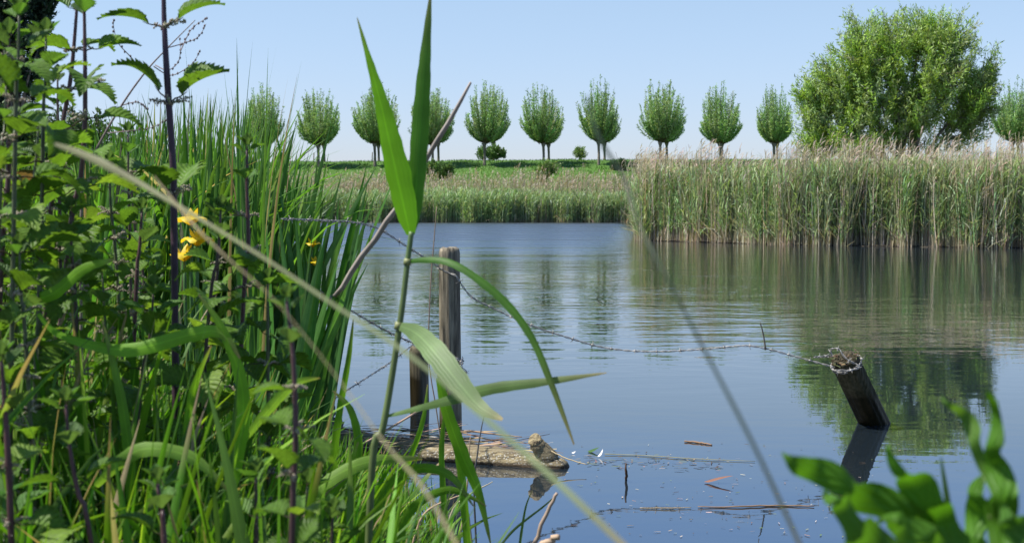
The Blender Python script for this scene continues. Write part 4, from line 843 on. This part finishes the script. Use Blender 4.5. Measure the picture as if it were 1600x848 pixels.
# dead stems against the water near the grass
for i,(pts,Y,lab) in enumerate([([(738,860),(722,740),(705,690)],3.6,'grey dead stem crossing the reflection of the tall post'),([(712,870),(728,780),(735,680)],3.8,'upright straw stem right of the tall post reflection'),([(744,860),(742,740),(758,640)],3.7,'dark thin stem at the right edge of the grass'),
    ([(690,860),(712,790),(770,752)],3.4,'bent straw reaching over the water by the grass edge'),([(640,870),(665,800),(730,770)],3.2,'pale straw among the bottom grass blades')]):
    stick('dry_reed',lab,[at(a,b,Y) for a,b in pts],[0.003,0.0028,0.001],[(0.42,0.34,0.24),(0.4,0.28,0.2),(0.1,0.1,0.1),(0.4,0.36,0.25),(0.45,0.33,0.22)][i],'stem')
# single big blades near the grass edge
G1=(0.16,0.35,0.018); G2=(0.12,0.27,0.016); G3=(0.20,0.36,0.05)
big = [([(684,590),(697,640),(722,710),(748,770),(767,850)],2.6,[0.004,0.011,0.013,0.008,0.001],G1,'bright drooping blade right of the tall post foot'),
 ([(735,900),(725,780),(715,700),(690,600),(683,540)],2.7,[0.008,0.008,0.008,0.006,0.001],G1,'upright blade in front of the tall post'),
 ([(700,900),(695,800),(690,700),(700,610)],3.0,[0.007,0.007,0.006,0.001],G2,'slim upright blade at the tall post foot'),
 ([(560,870),(595,780),(640,735),(700,740),(740,790)],2.4,[0.007,0.009,0.009,0.007,0.001],G2,'blade arching over below the log'),
 ([(430,860),(470,790),(520,745),(580,720),(660,716)],2.2,[0.006,0.009,0.011,0.010,0.002],G3,'pale arching blade at the bottom centre'),
 ([(590,900),(600,820),(632,740),(660,660),(668,600)],2.9,[0.007,0.007,0.006,0.005,0.001],G1,'upright blade between reed stem and post'),
 ([(515,830),(520,740),(530,650),(545,560),(552,500)],2.6,[0.008,0.008,0.007,0.005,0.001],G2,'upright blade at the left of the log'),
 ([(60,490),(90,520),(150,540),(210,545),(300,522),(345,520),(375,560)],1.9,[0.003,0.005,0.007,0.010,0.010,0.007,0.001],G1,'long horizontal blade curling across the grass at left'),
 ([(30,470),(80,460),(130,420),(180,405)],2.0,[0.004,0.009,0.008,0.001],G1,'short bright blade at mid left'),
 ([(210,848),(205,740),(190,620),(160,500)],1.9,[0.006,0.008,0.007,0.001],G2,'long upright blade at lower left'),
 ([(280,860),(290,740),(300,620),(330,540)],2.0,[0.006,0.007,0.006,0.001],G1,'sunlit upright blade left of the pink topped nettle'),
 ([(330,860),(365,740),(380,620),(350,520),(310,460)],1.9,[0.006,0.009,0.009,0.006,0.001],G1,'broad blade bending left beside the pink topped nettle'),
 ([(150,760),(190,720),(230,700),(300,715),(360,770)],1.8,[0.004,0.009,0.010,0.008,0.001],G3,'striped pale blade arching near the bronze nettle'),
 ([(540,870),(545,780),(560,700),(548,640),(520,610)],2.5,[0.007,0.008,0.008,0.006,0.001],G2,'blade with bent tip left of the reed stem foot'),
 ([(470,870),(500,800),(540,740),(560,690)],2.3,[0.006,0.008,0.006,0.001],G1,'leaning blade at the bottom by the dark nettle stem'),
 ([(620,880),(640,800),(700,765),(760,790)],2.5,[0.006,0.008,0.007,0.001],G2,'low arching blade at the bottom edge of the water'),
 ([(380,690),(420,640),(460,600),(500,590)],2.0,[0.004,0.008,0.007,0.001],G3,'pale blade crossing the dark nettle stem'),
 ([(810,870),(815,830),(822,790),(832,765)],3.0,[0.003,0.003,0.002,0.0005],(0.10,0.17,0.05),'tiny pale blade alone in the water at bottom centre'),
 ([(770,870),(800,830),(850,790),(870,772)],3.1,[0.002,0.003,0.002,0.0005],(0.08,0.14,0.05),'thin blade leaning right over the water at the bottom')]
for pts,Y,wd,c,lab in big:
    o = hblade(None,'grass_blade',pts,Y,wd,c,side=[random.uniform(-0.6,0.6),random.uniform(-0.5,0.5),random.uniform(-0.6,0.6)]); tag(o,lab,'grass blade','broad grass blades on the near bank')  # each object is one lone blade of bank grass
# near, out-of-focus blades
o = hblade(None,'tall_stalk',[(85,225),(150,250),(250,305),(400,395),(520,475),(640,555),(760,655),(870,752),(985,862)],[0.95,0.93,0.9,0.82,0.75,0.68,0.62,0.58,0.55],[0.0010,0.0028,0.0014,0.0008,0.0009,0.0010,0.0011,0.0012,0.0012],(0.28,0.27,0.15),'grass',0.3,40,tipcol=(0.07,0.20,0.06)); tag(o,'long blurred pale grass culm crossing the picture diagonally','grass blade')
o = hblade(None,'tall_stalk',[(240,275),(300,348),(350,398),(430,470),(520,580),(600,690),(660,760),(720,862)],[0.85,0.82,0.8,0.76,0.7,0.66,0.63,0.6],[0.0003,0.0008,0.0005,0.0002,0.0002,0.0006,0.0009,0.0007],(0.30,0.24,0.12),'grass',0.3,40,tipcol=(0.24,0.24,0.12)); tag(o,'blurred brownish straw below the diagonal pale culm','grass blade')
o = hblade(None,'tall_stalk',[(918,150),(936,215),(975,280),(1000,355),(1040,430),(1100,545),(1180,700),(1255,862)],[0.62,0.62,0.62,0.61,0.6,0.6,0.6,0.6],[0.0005,0.0009,0.0008,0.0006,0.0007,0.0007,0.0008,0.0009],(0.14,0.17,0.12),'grass',0.3,40); tag(o,'thin blurred grey-green stem crossing the water on the right','grass blade')
# broad blurred dock plant, bottom right
DF = 1.28; d0 = np.array([0.27,0.84,float(bank_z(np.array(0.27),np.array(0.84)))]); dock = empty('dock_plant', d0); tag(dock,'blurred broad-leaved dock plant in the bottom right corner','dock plant')
DC=(0.075,0.20,0.012)
D = lambda pts, Y, w, c=DC, **k: hblade(dock,'leaf',pts,[q*DF for q in Y],[q*DF for q in w],c,'nettle',k.pop('fold',0.3),38,**k)
D([(1450,1000),(1440,870),(1395,800),(1335,765),(1275,738),(1222,706)],[0.64,0.63,0.62,0.61,0.6,0.6],[0.005,0.010,0.0085,0.0055,0.0058,0.0005],side=[0.2,0.6,-0.2,0.5],wave=0.16)
D([(1450,1000),(1400,900),(1350,835),(1312,790),(1290,765)],[0.6,0.6,0.59,0.58,0.58],[0.006,0.009,0.007,0.004,0.0005],(0.08,0.20,0.02),fold=0.5,side=[0.4,-0.3,0.3],wave=0.16)
D([(1520,1000),(1490,880),(1452,800),(1418,750),(1388,702)],[0.63,0.62,0.62,0.61,0.6],[0.006,0.0125,0.0105,0.0045,0.0005],(0.08,0.22,0.014),side=[0.0,0.5,0.2],wave=0.17)
D([(1480,1000),(1470,900),(1440,840),(1405,815),(1370,810)],[0.59,0.58,0.58,0.57,0.57],[0.004,0.007,0.006,0.003,0.0005],(0.09,0.22,0.02),fold=0.5,wave=0.16)
D([(1580,1000),(1565,850),(1558,760),(1552,690),(1547,610)],[0.6]*5,[0.004,0.0075,0.006,0.0038,0.0008],fold=0.6,side=[0.3,0.5,0.2],wave=0.14)
D([(1600,1000),(1570,860),(1545,740),(1510,665),(1474,618)],[0.58,0.6,0.62,0.63,0.63],[0.003,0.0042,0.0030,0.0034,0.0006],(0.10,0.21,0.03),fold=0.5,side=[0.6,0.2,0.5],wave=0.12)
D([(1590,1000),(1540,900),(1522,840),(1528,775),(1538,735)],[0.66]*5,[0.006,0.008,0.0065,0.004,0.0005],fold=0.4,wave=0.17)
D([(1500,1000),(1490,860),(1480,780),(1470,715)],[0.7]*4,[0.003,0.0025,0.0015,0.0004],(0.08,0.17,0.03),fold=0.4)
D([(1640,1000),(1620,900),(1590,830),(1565,790)],[0.58]*4,[0.006,0.009,0.0065,0.0008],(0.07,0.18,0.02),fold=0.4,wave=0.16)
mb = MB(); tube(mb, smooth_path([at(1550,810,0.78)-d0,at(1570,900,0.78)-d0,[0,0,0]],16), np.linspace(0.003,0.007,16), (0.09,0.12,0.04), 8); mb.build('stem', M['stem'], dock)
